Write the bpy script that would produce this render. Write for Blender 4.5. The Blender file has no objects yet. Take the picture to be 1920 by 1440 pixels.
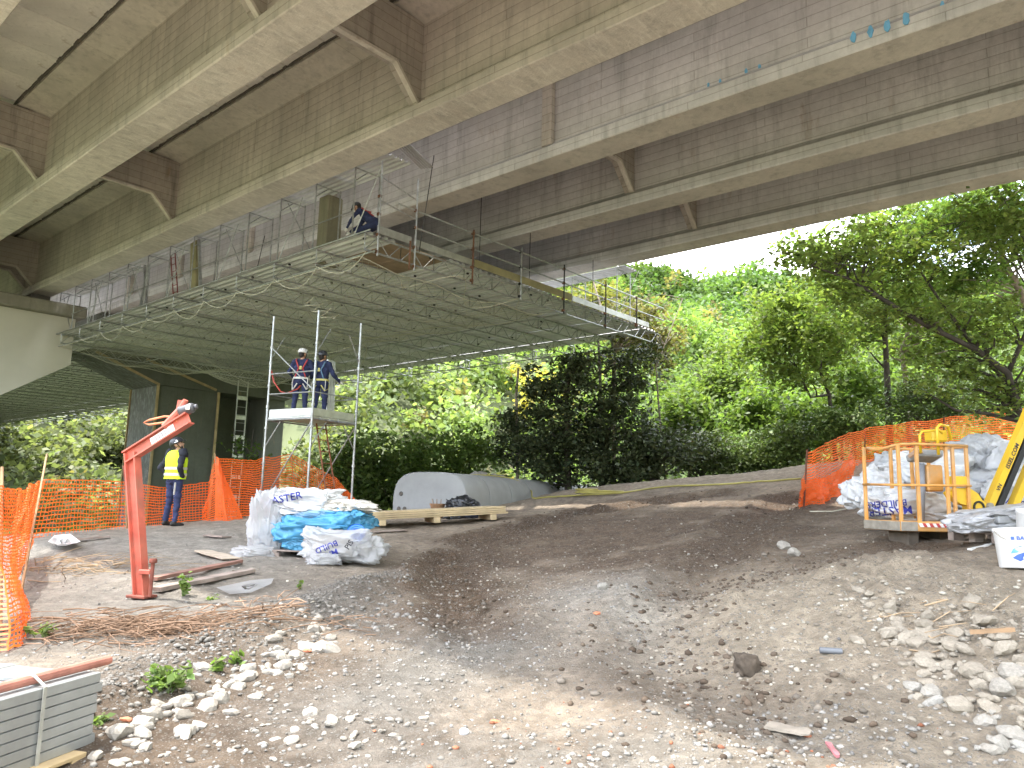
import bpy, bmesh, math, random
import numpy as np
from mathutils import Vector, Matrix, Euler
from mathutils.bvhtree import BVHTree

random.seed(7)
RNG = np.random.default_rng(11)
scene = bpy.context.scene
COL = scene.collection
PI = math.pi
R = math.radians

# ------------------------------------------------------------------ camera
F_PX, PW, PH = 1430.0, 1920.0, 1440.0
CAMZ = 1.6
_p, _r = R(8.5), R(-1.5)
_fwd = Vector((0, math.cos(_p), math.sin(_p)))
_rt0 = Vector((1, 0, 0))
_up0 = _rt0.cross(_fwd)
C_R = math.cos(_r) * _rt0 - math.sin(_r) * _up0
C_U = math.cos(_r) * _up0 + math.sin(_r) * _rt0
cam_d = bpy.data.cameras.new('camera')
cam = bpy.data.objects.new('camera', cam_d)
COL.objects.link(cam)
cam_d.sensor_width = 36.0
cam_d.lens = 36.0 * F_PX / PW
cam_d.clip_start = 0.05
cam_d.clip_end = 3000
M = Matrix((C_R, C_U, -_fwd)).transposed().to_4x4()
M.translation = Vector((0, 0, CAMZ))
cam.matrix_world = M
scene.camera = cam

def ray(px, py):
    return _fwd + C_R * ((px - PW / 2) / F_PX) - C_U * ((py - PH / 2) / F_PX)
def at(px, py, depth):
    """world point seen at a pixel of the photograph, at a known depth in metres"""
    v = ray(px, py) * depth
    return Vector((v.x, v.y, v.z + CAMZ))

# ------------------------------------------------------------------ bridge frame (s across, a along, z up)
B_D = Vector((-0.75092552, 0.6603869, 0))
B_N = Vector((0.6603869, 0.75092552, 0))
B_ROT = math.atan2(B_N.y, B_N.x)
def BP(s, a, z):
    return Vector((B_N.x * s + B_D.x * a, B_N.y * s + B_D.y * a, z))

# ------------------------------------------------------------------ light
SUN_TRAVEL = (B_N * 0.20 - B_D * 0.28 - Vector((0, 0, 1))).normalized()
to_sun = -SUN_TRAVEL
SUN_EL = math.asin(to_sun.z)
SUN_AZ = math.atan2(to_sun.x, to_sun.y)      # clockwise from +Y
sun_d = bpy.data.lights.new('sun', 'SUN')
sun_d.energy = 1.5
sun_d.angle = R(0.9)
sun_d.color = (1.0, 0.955, 0.88)
sun = bpy.data.objects.new('sun', sun_d)
sun.rotation_euler = SUN_TRAVEL.to_track_quat('-Z', 'Y').to_euler()
sun.location = (0, 0, 60)
COL.objects.link(sun)

world = bpy.data.worlds.new('World')
scene.world = world
world.use_nodes = True
wn, wl = world.node_tree.nodes, world.node_tree.links
wn.clear()
w_out = wn.new('ShaderNodeOutputWorld')
w_bg = wn.new('ShaderNodeBackground'); w_bg.inputs['Strength'].default_value = 0.15
w_sky = wn.new('ShaderNodeTexSky'); w_sky.sky_type = 'NISHITA'; w_sky.sun_disc = False
w_sky.sun_elevation = SUN_EL; w_sky.sun_rotation = SUN_AZ; w_sky.air_density = 1.0; w_sky.dust_density = 1.5
w_tc = wn.new('ShaderNodeTexCoord')
w_map = wn.new('ShaderNodeMapping'); w_map.inputs['Scale'].default_value = (1.0, 1.0, 2.6); w_map.inputs['Location'].default_value = (3.1, 1.7, 0.4)
w_no = wn.new('ShaderNodeTexNoise'); w_no.inputs['Scale'].default_value = 2.6; w_no.inputs['Detail'].default_value = 9; w_no.inputs['Roughness'].default_value = 0.58
w_ramp = wn.new('ShaderNodeValToRGB'); w_ramp.color_ramp.elements[0].position = 0.40; w_ramp.color_ramp.elements[1].position = 0.60
w_no2 = wn.new('ShaderNodeTexNoise'); w_no2.inputs['Scale'].default_value = 6.5; w_no2.inputs['Detail'].default_value = 6
w_r2 = wn.new('ShaderNodeValToRGB')
w_r2.color_ramp.elements[0].position = 0.35; w_r2.color_ramp.elements[0].color = (7.4, 7.7, 8.2, 1)
w_r2.color_ramp.elements[1].position = 0.65; w_r2.color_ramp.elements[1].color = (15.8, 15.5, 15.0, 1)
w_mix = wn.new('ShaderNodeMix'); w_mix.data_type = 'RGBA'
wl.new(w_tc.outputs['Generated'], w_map.inputs['Vector'])
wl.new(w_map.outputs[0], w_no.inputs['Vector']); wl.new(w_map.outputs[0], w_no2.inputs['Vector'])
wl.new(w_no.outputs['Fac'], w_ramp.inputs['Fac']); wl.new(w_no2.outputs['Fac'], w_r2.inputs['Fac'])
wl.new(w_ramp.outputs['Color'], w_mix.inputs['Factor'])
wl.new(w_sky.outputs['Color'], w_mix.inputs['A']); wl.new(w_r2.outputs['Color'], w_mix.inputs['B'])
wl.new(w_mix.outputs['Result'], w_bg.inputs['Color']); wl.new(w_bg.outputs[0], w_out.inputs['Surface'])

scene.view_settings.view_transform = 'Standard'
scene.view_settings.look = 'None'
scene.view_settings.gamma = 1.0
scene.view_settings.exposure = 2.6
scene.cycles.max_bounces = 6
scene.cycles.diffuse_bounces = 3
scene.cycles.transparent_max_bounces = 12

# ------------------------------------------------------------------ numpy noise
def _hash(ix, iy, seed):
    h = (ix.astype(np.int64) * 374761393 + iy.astype(np.int64) * 668265263 + seed * 982451653) & 0x7fffffff
    h = ((h ^ (h >> 13)) * 1274126177) & 0x7fffffff
    return ((h ^ (h >> 16)) & 0xffff) / 65535.0
def vnoise(x, y, seed=0):
    x = np.asarray(x, float); y = np.asarray(y, float)
    ix = np.floor(x); iy = np.floor(y); fx = x - ix; fy = y - iy
    fx = fx * fx * (3 - 2 * fx); fy = fy * fy * (3 - 2 * fy)
    a = _hash(ix, iy, seed); b = _hash(ix + 1, iy, seed); c = _hash(ix, iy + 1, seed); d = _hash(ix + 1, iy + 1, seed)
    return (a * (1 - fx) + b * fx) * (1 - fy) + (c * (1 - fx) + d * fx) * fy - 0.5
def fbm(x, y, scale=1.0, octs=4, seed=0, rough=0.5):
    t = 0; amp = 1.0; f = scale
    for o in range(octs):
        t = t + amp * vnoise(np.asarray(x) * f, np.asarray(y) * f, seed + o * 17); amp *= rough; f *= 2.03
    return t
def sstep(a, b, x):
    t = np.clip((np.asarray(x, float) - a) / (b - a), 0, 1); return t * t * (3 - 2 * t)

# ------------------------------------------------------------------ materials
MATS = {}
class NT:
    def __init__(self, name):
        self.m = bpy.data.materials.new(name); self.m.use_nodes = True
        self.n = self.m.node_tree.nodes; self.l = self.m.node_tree.links; self.n.clear()
        self.out = self.n.new('ShaderNodeOutputMaterial')
        self.b = self.n.new('ShaderNodeBsdfPrincipled'); self.l.new(self.b.outputs[0], self.out.inputs['Surface'])
    def node(self, t, **kw):
        nd = self.n.new(t)
        for k, v in kw.items():
            if k.startswith('in_'): nd.inputs[k[3:].replace('_', ' ')].default_value = v
            else: setattr(nd, k, v)
        return nd
    def coord(self, scale=(1, 1, 1), kind='Object', loc=(0, 0, 0), rot=(0, 0, 0)):
        tc = self.n.new('ShaderNodeTexCoord'); mp = self.n.new('ShaderNodeMapping')
        mp.inputs['Scale'].default_value = scale; mp.inputs['Location'].default_value = loc; mp.inputs['Rotation'].default_value = rot
        self.l.new(tc.outputs[kind], mp.inputs['Vector']); return mp.outputs[0]
    def noise(self, vec, scale, detail=5, rough=0.55, lo=0.3, hi=0.7):
        n = self.node('ShaderNodeTexNoise'); n.inputs['Scale'].default_value = scale; n.inputs['Detail'].default_value = detail; n.inputs['Roughness'].default_value = rough
        self.l.new(vec, n.inputs['Vector'])
        r = self.node('ShaderNodeMapRange'); r.inputs['From Min'].default_value = lo; r.inputs['From Max'].default_value = hi
        self.l.new(n.outputs['Fac'], r.inputs['Value']); return r.outputs[0]
    def mix(self, fac, a, b, blend='MIX'):
        m = self.node('ShaderNodeMix'); m.data_type = 'RGBA'; m.blend_type = blend
        for s, v in (('Factor', fac), ('A', a), ('B', b)):
            i = m.inputs[s] if s == 'Factor' else [q for q in m.inputs if q.name == s and q.type == 'RGBA'][0]
            if hasattr(v, 'is_output'): self.l.new(v, i)
            elif s == 'Factor': i.default_value = v
            else: i.default_value = (*v, 1) if len(v) == 3 else v
        return [q for q in m.outputs if q.type == 'RGBA'][0]
    def math(self, op, a, b=None):
        m = self.node('ShaderNodeMath', operation=op)
        for i, v in enumerate((a, b)):
            if v is None: continue
            if hasattr(v, 'is_output'): self.l.new(v, m.inputs[i])
            else: m.inputs[i].default_value = v
        return m.outputs[0]
    def set(self, name, v):
        i = self.b.inputs[name]
        if hasattr(v, 'is_output'): self.l.new(v, i)
        else: i.default_value = (*v, 1) if isinstance(v, tuple) and len(v) == 3 else v
    def bump(self, h, strength=0.4, dist=0.02):
        b = self.node('ShaderNodeBump'); b.inputs['Strength'].default_value = strength; b.inputs['Distance'].default_value = dist
        self.l.new(h, b.inputs['Height']); self.l.new(b.outputs[0], self.b.inputs['Normal'])

def plain(name, col, rough=0.7, metal=0.0, var=0.25, scale=6.0, bump=0.15, dirt=None, dirtamt=0.5, spec=0.5, bscale=None):
    """one surface colour with noise variation, dirt patches and fine relief"""
    if name in MATS: return MATS[name]
    t = NT(name); v = t.coord()
    dk = tuple(c * (1 - var) for c in col); lt = tuple(min(1, c * (1 + var)) for c in col)
    c = t.mix(t.noise(v, scale), dk, lt)
    if dirt: c = t.mix(t.math('MULTIPLY', t.noise(v, scale * 0.45, 7, 0.65, 0.45, 0.7), dirtamt), c, dirt)
    t.set('Base Color', c); t.set('Roughness', rough); t.set('Metallic', metal); t.set('Specular IOR Level', spec)
    if bump: t.bump(t.noise(v, bscale or scale * 5, 6, 0.6, 0.2, 0.8), bump, 0.01)
    MATS[name] = t.m; return t.m

# ------------------------------------------------------------------ mesh collector
class MB:
    def __init__(self): self.v = []; self.f = []; self.mi = []
    def _add(self, vs, fs, mi=0):
        o = len(self.v); self.v.extend([tuple(p) for p in vs]); self.f.extend([tuple(i + o for i in q) for q in fs]); self.mi.extend([mi] * len(fs)); return self
    def box(self, c, size, rot=None, mi=0):
        sx, sy, sz = (k / 2 for k in size)
        vs = [Vector((x, y, z)) for x in (-sx, sx) for y in (-sy, sy) for z in (-sz, sz)]
        if rot is not None:
            m = rot if isinstance(rot, Matrix) else Euler(rot).to_matrix()
            vs = [m @ p for p in vs]
        c = Vector(c); vs = [p + c for p in vs]
        return self._add(vs, [(0, 1, 3, 2), (4, 6, 7, 5), (0, 4, 5, 1), (2, 3, 7, 6), (0, 2, 6, 4), (1, 5, 7, 3)], mi)
    def cbox(self, c, size, ch=0.01, rot=None, mi=0):
        """box with chamfered edges along its longest direction's ends"""
        sx, sy, sz = (k / 2 for k in size); ch = min(ch, sx * .8, sy * .8, sz * .8)
        bm = bmesh.new(); bmesh.ops.create_cube(bm, size=1)
        for p in bm.verts: p.co = Vector((p.co.x * 2 * sx, p.co.y * 2 * sy, p.co.z * 2 * sz))
        bmesh.ops.bevel(bm, geom=bm.edges[:], offset=ch, segments=1, affect='EDGES')
        m = None
        if rot is not None: m = rot if isinstance(rot, Matrix) else Euler(rot).to_matrix()
        c = Vector(c); bm.verts.index_update()
        vs = [((m @ p.co) if m else p.co) + c for p in bm.verts]
        fs = [tuple(q.index for q in f.verts) for f in bm.faces]; bm.free()
        return self._add(vs, fs, mi)
    def bar(self, p0, p1, w, h, up=(0, 0, 1), mi=0):
        p0 = Vector(p0); p1 = Vector(p1); d = (p1 - p0); L = d.length; d.normalize()
        u = Vector(up)
        if abs(d.dot(u)) > 0.98: u = Vector((1, 0, 0))
        x = d.cross(u).normalized(); z = x.cross(d).normalized()
        m = Matrix((x, d, z)).transposed()
        return self.box((p0 + p1) / 2, (w, L, h), m, mi)
    def tube(self, pts, r, n=8, caps=True, mi=0):
        pts = [Vector(p) for p in pts]; k = len(pts)
        rs = list(r) if hasattr(r, '__len__') else [r] * k
        vs = []; prev = None
        for i, p in enumerate(pts):
            t = (pts[min(i + 1, k - 1)] - pts[max(i - 1, 0)]); t = t.normalized() if t.length > 1e-9 else Vector((0, 0, 1))
            if prev is None:
                a = Vector((0, 0, 1)) if abs(t.z) < 0.9 else Vector((1, 0, 0))
                x = t.cross(a).normalized()
            else:
                x = (prev - t * prev.dot(t)); x = x.normalized() if x.length > 1e-6 else t.orthogonal().normalized()
            prev = x; y = t.cross(x)
            for j in range(n):
                an = 2 * PI * j / n; vs.append(p + (x * math.cos(an) + y * math.sin(an)) * rs[i])
        fs = [(i * n + j, i * n + (j + 1) % n, (i + 1) * n + (j + 1) % n, (i + 1) * n + j) for i in range(k - 1) for j in range(n)]
        if caps: fs += [tuple(reversed(range(n))), tuple((k - 1) * n + j for j in range(n))]
        return self._add(vs, fs, mi)
    def prism(self, poly, axis_fn, t0, t1, mi=0):
        """extrude 2-D poly between t0 and t1; axis_fn(u, v, t) -> 3-D"""
        n = len(poly); vs = [axis_fn(u, w, t0) for u, w in poly] + [axis_fn(u, w, t1) for u, w in poly]
        fs = [(i, (i + 1) % n, n + (i + 1) % n, n + i) for i in range(n)] + [tuple(reversed(range(n))), tuple(range(n, 2 * n))]
        return self._add(vs, fs, mi)
    def lathe(self, prof, c=(0, 0, 0), n=16, rot=None, mi=0):
        c = Vector(c); vs = []
        for r, z in prof:
            for j in range(n):
                p = Vector((r * math.cos(2 * PI * j / n), r * math.sin(2 * PI * j / n), z))
                vs.append((rot @ p if rot else p) + c)
        k = len(prof)
        fs = [(i * n + j, i * n + (j + 1) % n, (i + 1) * n + (j + 1) % n, (i + 1) * n + j) for i in range(k - 1) for j in range(n)]
        if prof[0][0] > 1e-6: fs.append(tuple(reversed(range(n))))
        if prof[-1][0] > 1e-6: fs.append(tuple((k - 1) * n + j for j in range(n)))
        return self._add(vs, fs, mi)
    def grid(self, fn, nu, nv, mi=0, closed=False):
        vs = [fn(i / (nu - 1), j / (nv - 1)) for j in range(nv) for i in range(nu)]
        fs = [(j * nu + i, j * nu + i + 1, (j + 1) * nu + i + 1, (j + 1) * nu + i) for j in range(nv - 1) for i in range(nu - 1)]
        return self._add(vs, fs, mi)
    def mesh(self, name, smooth=False):
        me = bpy.data.meshes.new(name); me.from_pydata(self.v, [], self.f)
        if any(self.mi): me.polygons.foreach_set('material_index', self.mi)
        if smooth: me.polygons.foreach_set('use_smooth', [True] * len(self.f))
        me.update(); return me
    def build(self, name, mat, parent=None, smooth=False):
        me = self.mesh(name, smooth)
        for m in (mat if isinstance(mat, (list, tuple)) else [mat]): me.materials.append(m)
        return link(name, me, parent)

def link(name, me, parent=None):
    o = bpy.data.objects.new(name, me); COL.objects.link(o)
    if parent is not None: o.parent = parent
    return o
def tag(o, label=None, cat=None, group=None, kind=None):
    if label: o['label'] = label
    if cat: o['category'] = cat
    if group: o['group'] = group
    if kind: o['kind'] = kind
    return o
def thing(name, label, cat, loc=(0, 0, 0), rz=0.0, group=None):
    o = bpy.data.objects.new(name, None); COL.objects.link(o)
    o.empty_display_size = 0.2; o.location = loc; o.rotation_euler = (0, 0, rz)
    return tag(o, label, cat, group)
def bridge_thing(name, label, cat, group=None):
    """Empty whose local axes are across (x), along (y) and up (z) the viaduct"""
    return thing(name, label, cat, (0, 0, 0), B_ROT, group)
def copy_tree(o, parent=None):
    c = o.copy(); COL.objects.link(c); c.parent = parent
    for ch in list(o.children): copy_tree(ch, c)
    return c
def inst(src, parent=None, loc=None, rot=None, scale=None):
    c = src.copy(); COL.objects.link(c); c.parent = parent
    if loc is not None: c.location = loc
    if rot is not None: c.rotation_euler = rot
    if scale is not None: c.scale = scale if hasattr(scale, '__len__') else (scale,) * 3
    return c
def np_mesh(name, verts, quads, mat, parent=None, cols=None, smooth=False, tris=False):
    """mesh from numpy arrays (many small faces); cols: per-vertex RGB stored as attribute 'Col'"""
    me = bpy.data.meshes.new(name); k = 3 if tris else 4
    nv, nq = len(verts), len(quads)
    me.vertices.add(nv); me.vertices.foreach_set('co', np.asarray(verts, np.float32).ravel())
    me.loops.add(nq * k); me.loops.foreach_set('vertex_index', np.asarray(quads, np.int32).ravel())
    me.polygons.add(nq); me.polygons.foreach_set('loop_start', np.arange(0, nq * k, k, dtype=np.int32))
    if smooth: me.polygons.foreach_set('use_smooth', np.ones(nq, bool))
    me.update(calc_edges=True)
    if cols is not None:
        at_ = me.color_attributes.new('Col', 'FLOAT_COLOR', 'POINT')
        c4 = np.ones((nv, 4), np.float32); c4[:, :3] = cols; at_.data.foreach_set('color', c4.ravel())
    for m in (mat if isinstance(mat, (list, tuple)) else [mat]): me.materials.append(m)
    me.validate()
    return link(name, me, parent)

# ------------------------------------------------------------------ terrain height
_CT = np.array([
 (0,0,0),(-3,1,0),(3,1,.12),(0,3,.02),(-2.6,4,0),(-4.2,6.0,.2),(-4.16,8.6,.33),(-2.97,10.9,.5),(-6.7,15.2,.81),
 (-4.3,20,1.16),(-2.3,16.5,.87),(-2.2,20.5,1.05),(-.9,12,.4),(.2,6,.17),(1.9,8,.56),(3.6,9.5,.96),(5.6,10,1.17),
 (5.8,8.6,1.2),(3.2,4.5,.3),(4.6,6,.72),(6.8,6,1.2),(5.8,15,1.6),(9.3,19.6,2.7),(12.3,21.6,3.2),(8,14.5,1.75),(13,15,2.6),(6,26,2.32),(2.5,25,2.0),(10,28,2.55),(15,24,3.3),
 (2.9,17,1.35),(0,17,1.05),(.5,22,1.5),(-7.9,14,.69),(-6.9,11.5,.45),(-5,7.5,.26),(-9,20,.4),(-13,30,-2.),(-8,30,-1.4),(-3,30,-.4),
 (1,33,1.2),(-18,20,-1.4),(-14,10,.3),(-8,2,-.1),(8,0,.6),(14,8,2.0),(0,-8,-.2),(10,-6,.5),(-10,-6,-.3),(7,36,1.6),(16,36,2.0),(22,20,3.2),(-22,8,-.8),(-24,32,-3.5)], float)
def _tps_fit():
    P = _CT[:, :2]; n = len(P)
    d = np.linalg.norm(P[:, None] - P[None], axis=2)
    K = np.where(d > 0, d * d * np.log(d + 1e-12), 0) + np.eye(n) * 0.4
    A = np.zeros((n + 3, n + 3)); A[:n, :n] = K; A[:n, n] = 1; A[:n, n + 1:] = P; A[n, :n] = 1; A[n + 1:, :n] = P.T
    return np.linalg.solve(A, np.concatenate([_CT[:, 2], np.zeros(3)]))
_TW = _tps_fit()
def _near(x, y):
    x = np.asarray(x, float); y = np.asarray(y, float); sh = x.shape
    x = x.ravel(); y = y.ravel(); out = np.empty(len(x)); n = len(_CT)
    for i in range(0, len(x), 20000):
        q = np.stack([x[i:i + 20000], y[i:i + 20000]], 1)
        d = np.linalg.norm(q[:, None] - _CT[None, :, :2], axis=2)
        out[i:i + 20000] = np.where(d > 0, d * d * np.log(d + 1e-12), 0) @ _TW[:n] + _TW[n] + q @ _TW[n + 1:]
    return out.reshape(sh)
def _far(x, y):
    r = np.hypot(x, y); th = np.arctan2(x, np.maximum(y, 1e-3))
    foot = 62 + 14 * np.sin(th * 3.1 + .6) + 42 * sstep(.22, .48, -th)
    top = 205 + 18 * np.sin(th * 5 + 1.0)
    slope = 0.47 + 0.05 * np.sin(th * 4.3 + 2)
    z = -5.0 + np.clip(r - foot, 0, top - foot) * slope + np.clip(r - top, 0, 999) * .04
    return z + fbm(x, y, 1 / 45., 3, 5) * 9 * sstep(60, 120, r)
def base_z(x, y):
    x = np.asarray(x, float); y = np.asarray(y, float)
    cx = np.clip(x, -26, 24); cy = np.clip(y, -10, 38)
    n = _near(cx, cy); r = np.hypot(x, y)
    w = sstep(31, 58, r)
    return n * (1 - w) + _far(x, y) * w
# berm of loose gravel running across the left foreground, and hollows
def _px_ground(px, py, d0=2.0, d1=80.0):
    """first point of the smooth terrain under a pixel"""
    v = ray(px, py); t = d0; prev = None
    while t < d1:
        h = CAMZ + v.z * t - float(base_z(v.x * t, v.y * t))
        if h < 0:
            lo, hi = prev, t
            for _ in range(18):
                m = (lo + hi) / 2
                if CAMZ + v.z * m - float(base_z(v.x * m, v.y * m)) < 0: hi = m
                else: lo = m
            return Vector((v.x * hi, v.y * hi, 0))
        prev = t; t += 0.15 + t * 0.02
    return Vector((v.x * 30, v.y * 30, 0))
def seg_dist(x, y, pts):
    best = np.full(np.shape(x), 1e9); tt = np.zeros(np.shape(x)); acc = 0.0
    for (ax, ay), (bx, by) in zip(pts[:-1], pts[1:]):
        dx, dy = bx - ax, by - ay; L = math.hypot(dx, dy)
        t = np.clip(((x - ax) * dx + (y - ay) * dy) / (L * L), 0, 1)
        d = np.hypot(x - ax - t * dx, y - ay - t * dy)
        m = d < best; best = np.where(m, d, best); tt = np.where(m, acc + t * L, tt); acc += L
    return best, tt
def pg(*pp): return [tuple(_px_ground(*p)[:2]) for p in pp]
BERM = pg((195, 1330), (330, 1250), (500, 1175), (640, 1120), (760, 1085))
TREAD = pg((835, 1035), (850, 1085), (880, 1140))
RUT_A = pg((1330, 930), (1060, 965), (900, 1010), (840, 1060), (860, 1130), (900, 1190))
RUT_B = pg((1480, 935), (1380, 1000), (1300, 1080), (1245, 1160), (1250, 1240), (1400, 1330), (1480, 1375))
RUT_C = pg((1290, 1100), (1420, 1075), (1560, 1055), (1700, 1030))
MOUND = pg((1640, 1080), (1760, 1150), (1860, 1190), (1990, 1260))
RIDGE = pg((985, 985), (1060, 968), (1120, 955))
def detail_z(x, y):
    x = np.asarray(x, float); y = np.asarray(y, float); r = np.hypot(x, y)
    k = 1 - sstep(28, 45, r)
    z = fbm(x, y, .7, 3, 3) * .07 + fbm(x, y, 3.1, 3, 9) * .028 + fbm(x, y, 11, 3, 21) * .026
    d, _ = seg_dist(x, y, BERM); b = np.exp(-(d / .42) ** 2)
    z = z + b * (.09 + .09 * fbm(x, y, 2.3, 4, 31) + .07 * np.abs(fbm(x, y, 8, 3, 33)))
    d, _ = seg_dist(x, y, MOUND); b = np.exp(-(d / .9) ** 2)
    z = z + b * (.12 + .14 * np.abs(fbm(x, y, 4, 4, 41)) + .05 * fbm(x, y, 14, 3, 43))
    for pts, w, dep in ((RUT_A, .33, .09), (RUT_B, .36, .08), (RUT_C, .5, .06)):
        d, _ = seg_dist(x, y, pts)
        z = z - dep * np.exp(-(d / w) ** 2) + dep * .55 * np.exp(-((d - w * 1.75) / (w * .5)) ** 2) * (.6 + 1.2 * np.abs(fbm(x, y, 6, 3, 51)))
    d, t = seg_dist(x, y, RIDGE)
    z = z + np.exp(-(d / .22) ** 2) * (.10 + .14 * np.abs(fbm(x, y, 7, 3, 55)))
    d, t = seg_dist(x, y, TREAD)
    z = z + np.where(d < .24, .048 * np.sign(np.sin((t + d * .5) * 2 * PI / .24)) * sstep(.24, .17, d), 0)
    return z * k
def ground_z(x, y): return base_z(x, y) + detail_z(x, y)
def gz(x, y): return float(ground_z(np.array([x]), np.array([y]))[0])
def G(px, py, lift=0.0):
    p = _px_ground(px, py); v = ray(px, py)
    # refine on the detailed surface
    t = p.x / v.x if abs(v.x) > abs(v.y) else p.y / v.y
    ts = np.linspace(t * .9, t * 1.08, 120); xs, ys = v.x * ts, v.y * ts
    below = (CAMZ + v.z * ts) < ground_z(xs, ys)
    i = int(np.argmax(below)) if below.any() else 60
    return Vector((xs[i], ys[i], gz(xs[i], ys[i]) + lift))

def _axis(segs):
    out = [segs[0][0]]
    for a, b, s in segs:
        n = max(1, int(round((b - a) / s))); out += list(np.linspace(a, b, n + 1)[1:])
    return np.array(out)
_xs = _axis([(-60, -26, 2.0), (-26, -12, .5), (-12, -6, .12), (-6, 8, .05), (8, 14, .14), (14, 26, .5), (26, 60, 2.)])
_ys = _axis([(-20, 0, 1.), (0, 2.5, .2), (2.5, 13, .05), (13, 20, .08), (20, 32, .2), (32, 60, 1.)])
_X, _Y = np.meshgrid(_xs, _ys)
_Z = ground_z(_X, _Y)

def blob(px, py, rx, ry, x, y):
    """soft patch round a spot of the ground; radii in metres"""
    c = _px_ground(px, py)
    return np.exp(-(((x - c.x) / rx) ** 2 + ((y - c.y) / ry) ** 2))
def ground_cols(x, y):
    n1 = fbm(x, y, 1.1, 4, 61); n2 = fbm(x, y, 5, 4, 71); n3 = fbm(x, y, 17, 2, 77)
    soil = np.array([.37, .31, .24]); mud = np.array([.115, .082, .056]); gravel = np.array([.205, .195, .175]); white = np.array([.205, .19, .165]); brown = np.array([.175, .128, .09]); sand = np.array([.38, .325, .25])  # white and gravel darkened against the sun, soil raised against the deck's shade
    c = np.ones(x.shape + (3,)) * soil
    def lay(w, col):
        nonlocal c
        w = np.clip(w, 0, 1)[..., None]; c = c * (1 - w) + col * w
    # grey gravel: left ground, berm
    lay(np.clip(blob(120, 1060, 3.2, 4.2, x, y) * 1.5 + n1 * .5, 0, 1), gravel)
    lay(blob(250, 1150, 2.4, 1.7, x, y) * (1.3 + n1), gravel * .95)
    lay(blob(900, 1400, 2.4, .7, x, y) * (1.0 + n1 * 1.5), brown * 1.15)
    lay(blob(430, 1030, 2.6, 3.0, x, y) * .6, gravel * 1.7)
    d, _ = seg_dist(x, y, BERM); lay(np.exp(-(d / .5) ** 2) * (1. + n2), gravel * .85)
    lay(blob(560, 1260, 1.5, 1.1, x, y) * (1.1 + n1), brown * .62)
    lay(blob(330, 1400, 1.6, .9, x, y) * (.9 + n1), brown * .62)
    lay(blob(700, 1400, 1.5, .7, x, y) * (.7 + n1 * 1.2), brown * .7)
    lay(blob(380, 1180, .9, .5, x, y), brown * .9)
    # road
    lay(blob(1200, 1010, 3.6, 5.5, x, y) * (1.3 + n1 * 1.6), brown * .78)
    for pts, w in ((RUT_A, .66), (RUT_B, .62), (RUT_C, .95)):
        d, _ = seg_dist(x, y, pts); lay(np.exp(-(d / w) ** 2) * (1.7 + n1 * 1.8 + n2 * 1.0), mud)
    d, _ = seg_dist(x, y, RIDGE); lay(np.exp(-(d / .4) ** 2), mud * .8)
    lay(blob(1150, 1140, .75, 1.5, x, y) * (1. + n1), gravel * 1.85)
    lay(blob(1490, 1180, 1.2, 1.9, x, y) * (1 + n1), sand)
    d, _ = seg_dist(x, y, MOUND); lay(np.exp(-(d / 1.3) ** 2) * (1 + n1), sand * .9)
    lay(blob(850, 1240, .75, .9, x, y) * (1.25 + n1), white * .9)
    lay(blob(730, 1330, .8, .6, x, y) * (.8 + n1), gravel)
    lay(blob(1240, 1430, 1.6, .75, x, y) * (1.3 + n1 * 1.5 + n2), white)
    lay(blob(1750, 1410, 1.4, .8, x, y) * .8, sand * .8)
    lay(np.clip((x + 10) * -.12, 0, .8), np.array([.10, .13, .05]))
    r = np.hypot(x, y); lay(sstep(26, 34, r), np.array([.07, .09, .035]))
    c = c * (1 + .30 * n2 + .35 * n3)[..., None]
    return np.clip(c, .02, .8)

def ground_mat():
    t = NT('dirt_ground'); v = t.coord()
    at_ = t.node('ShaderNodeAttribute', attribute_name='Col')
    vor = t.node('ShaderNodeTexVoronoi'); vor.inputs['Scale'].default_value = 22; t.l.new(v, vor.inputs['Vector'])
    vor2 = t.node('ShaderNodeTexVoronoi'); vor2.inputs['Scale'].default_value = 62; t.l.new(v, vor2.inputs['Vector'])
    hsv = t.node('ShaderNodeSeparateColor'); t.l.new(vor.outputs['Color'], hsv.inputs[0])
    hsv2 = t.node('ShaderNodeSeparateColor'); t.l.new(vor2.outputs['Color'], hsv2.inputs[0])
    sel = t.math('GREATER_THAN', hsv.outputs[0], .72); near = t.math('LESS_THAN', vor.outputs['Distance'], .38)
    peb = t.math('MULTIPLY', sel, near)
    sel2 = t.math('GREATER_THAN', hsv2.outputs[1], .42); near2 = t.math('LESS_THAN', vor2.outputs['Distance'], .4)
    peb2 = t.math('MULTIPLY', sel2, near2)
    c = t.mix(t.noise(v, 9, 8, .7), t.mix(1., at_.outputs['Color'], (.72, .70, .68), 'MULTIPLY'), t.mix(1., at_.outputs['Color'], (1.28, 1.26, 1.24), 'MULTIPLY'))
    pc = t.mix(hsv.outputs[1], (.17, .16, .14), (.26, .245, .22))
    c = t.mix(t.math('MULTIPLY', peb, .62), c, pc)
    c = t.mix(t.math('MULTIPLY', peb2, .5), c, t.mix(hsv2.outputs[0], (.16, .145, .125), (.31, .29, .26)))
    t.set('Base Color', c); t.set('Roughness', .93); t.set('Specular IOR Level', .2)
    h = t.math('ADD', t.math('MULTIPLY', t.noise(v, 30, 9, .72, .2, .8), .7), t.math('ADD', t.math('MULTIPLY', peb, .6), t.math('MULTIPLY', peb2, .35)))
    t.bump(h, 1.0, .045)
    return t.m
M_GROUND = ground_mat()
def _quads(nx, ny):
    i = np.arange((nx - 1) * (ny - 1)); r, c = i // (nx - 1), i % (nx - 1); a = r * nx + c
    return np.stack([a, a + 1, a + nx + 1, a + nx], 1)
_gv = np.stack([_X, _Y, _Z], 2).reshape(-1, 3)
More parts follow.
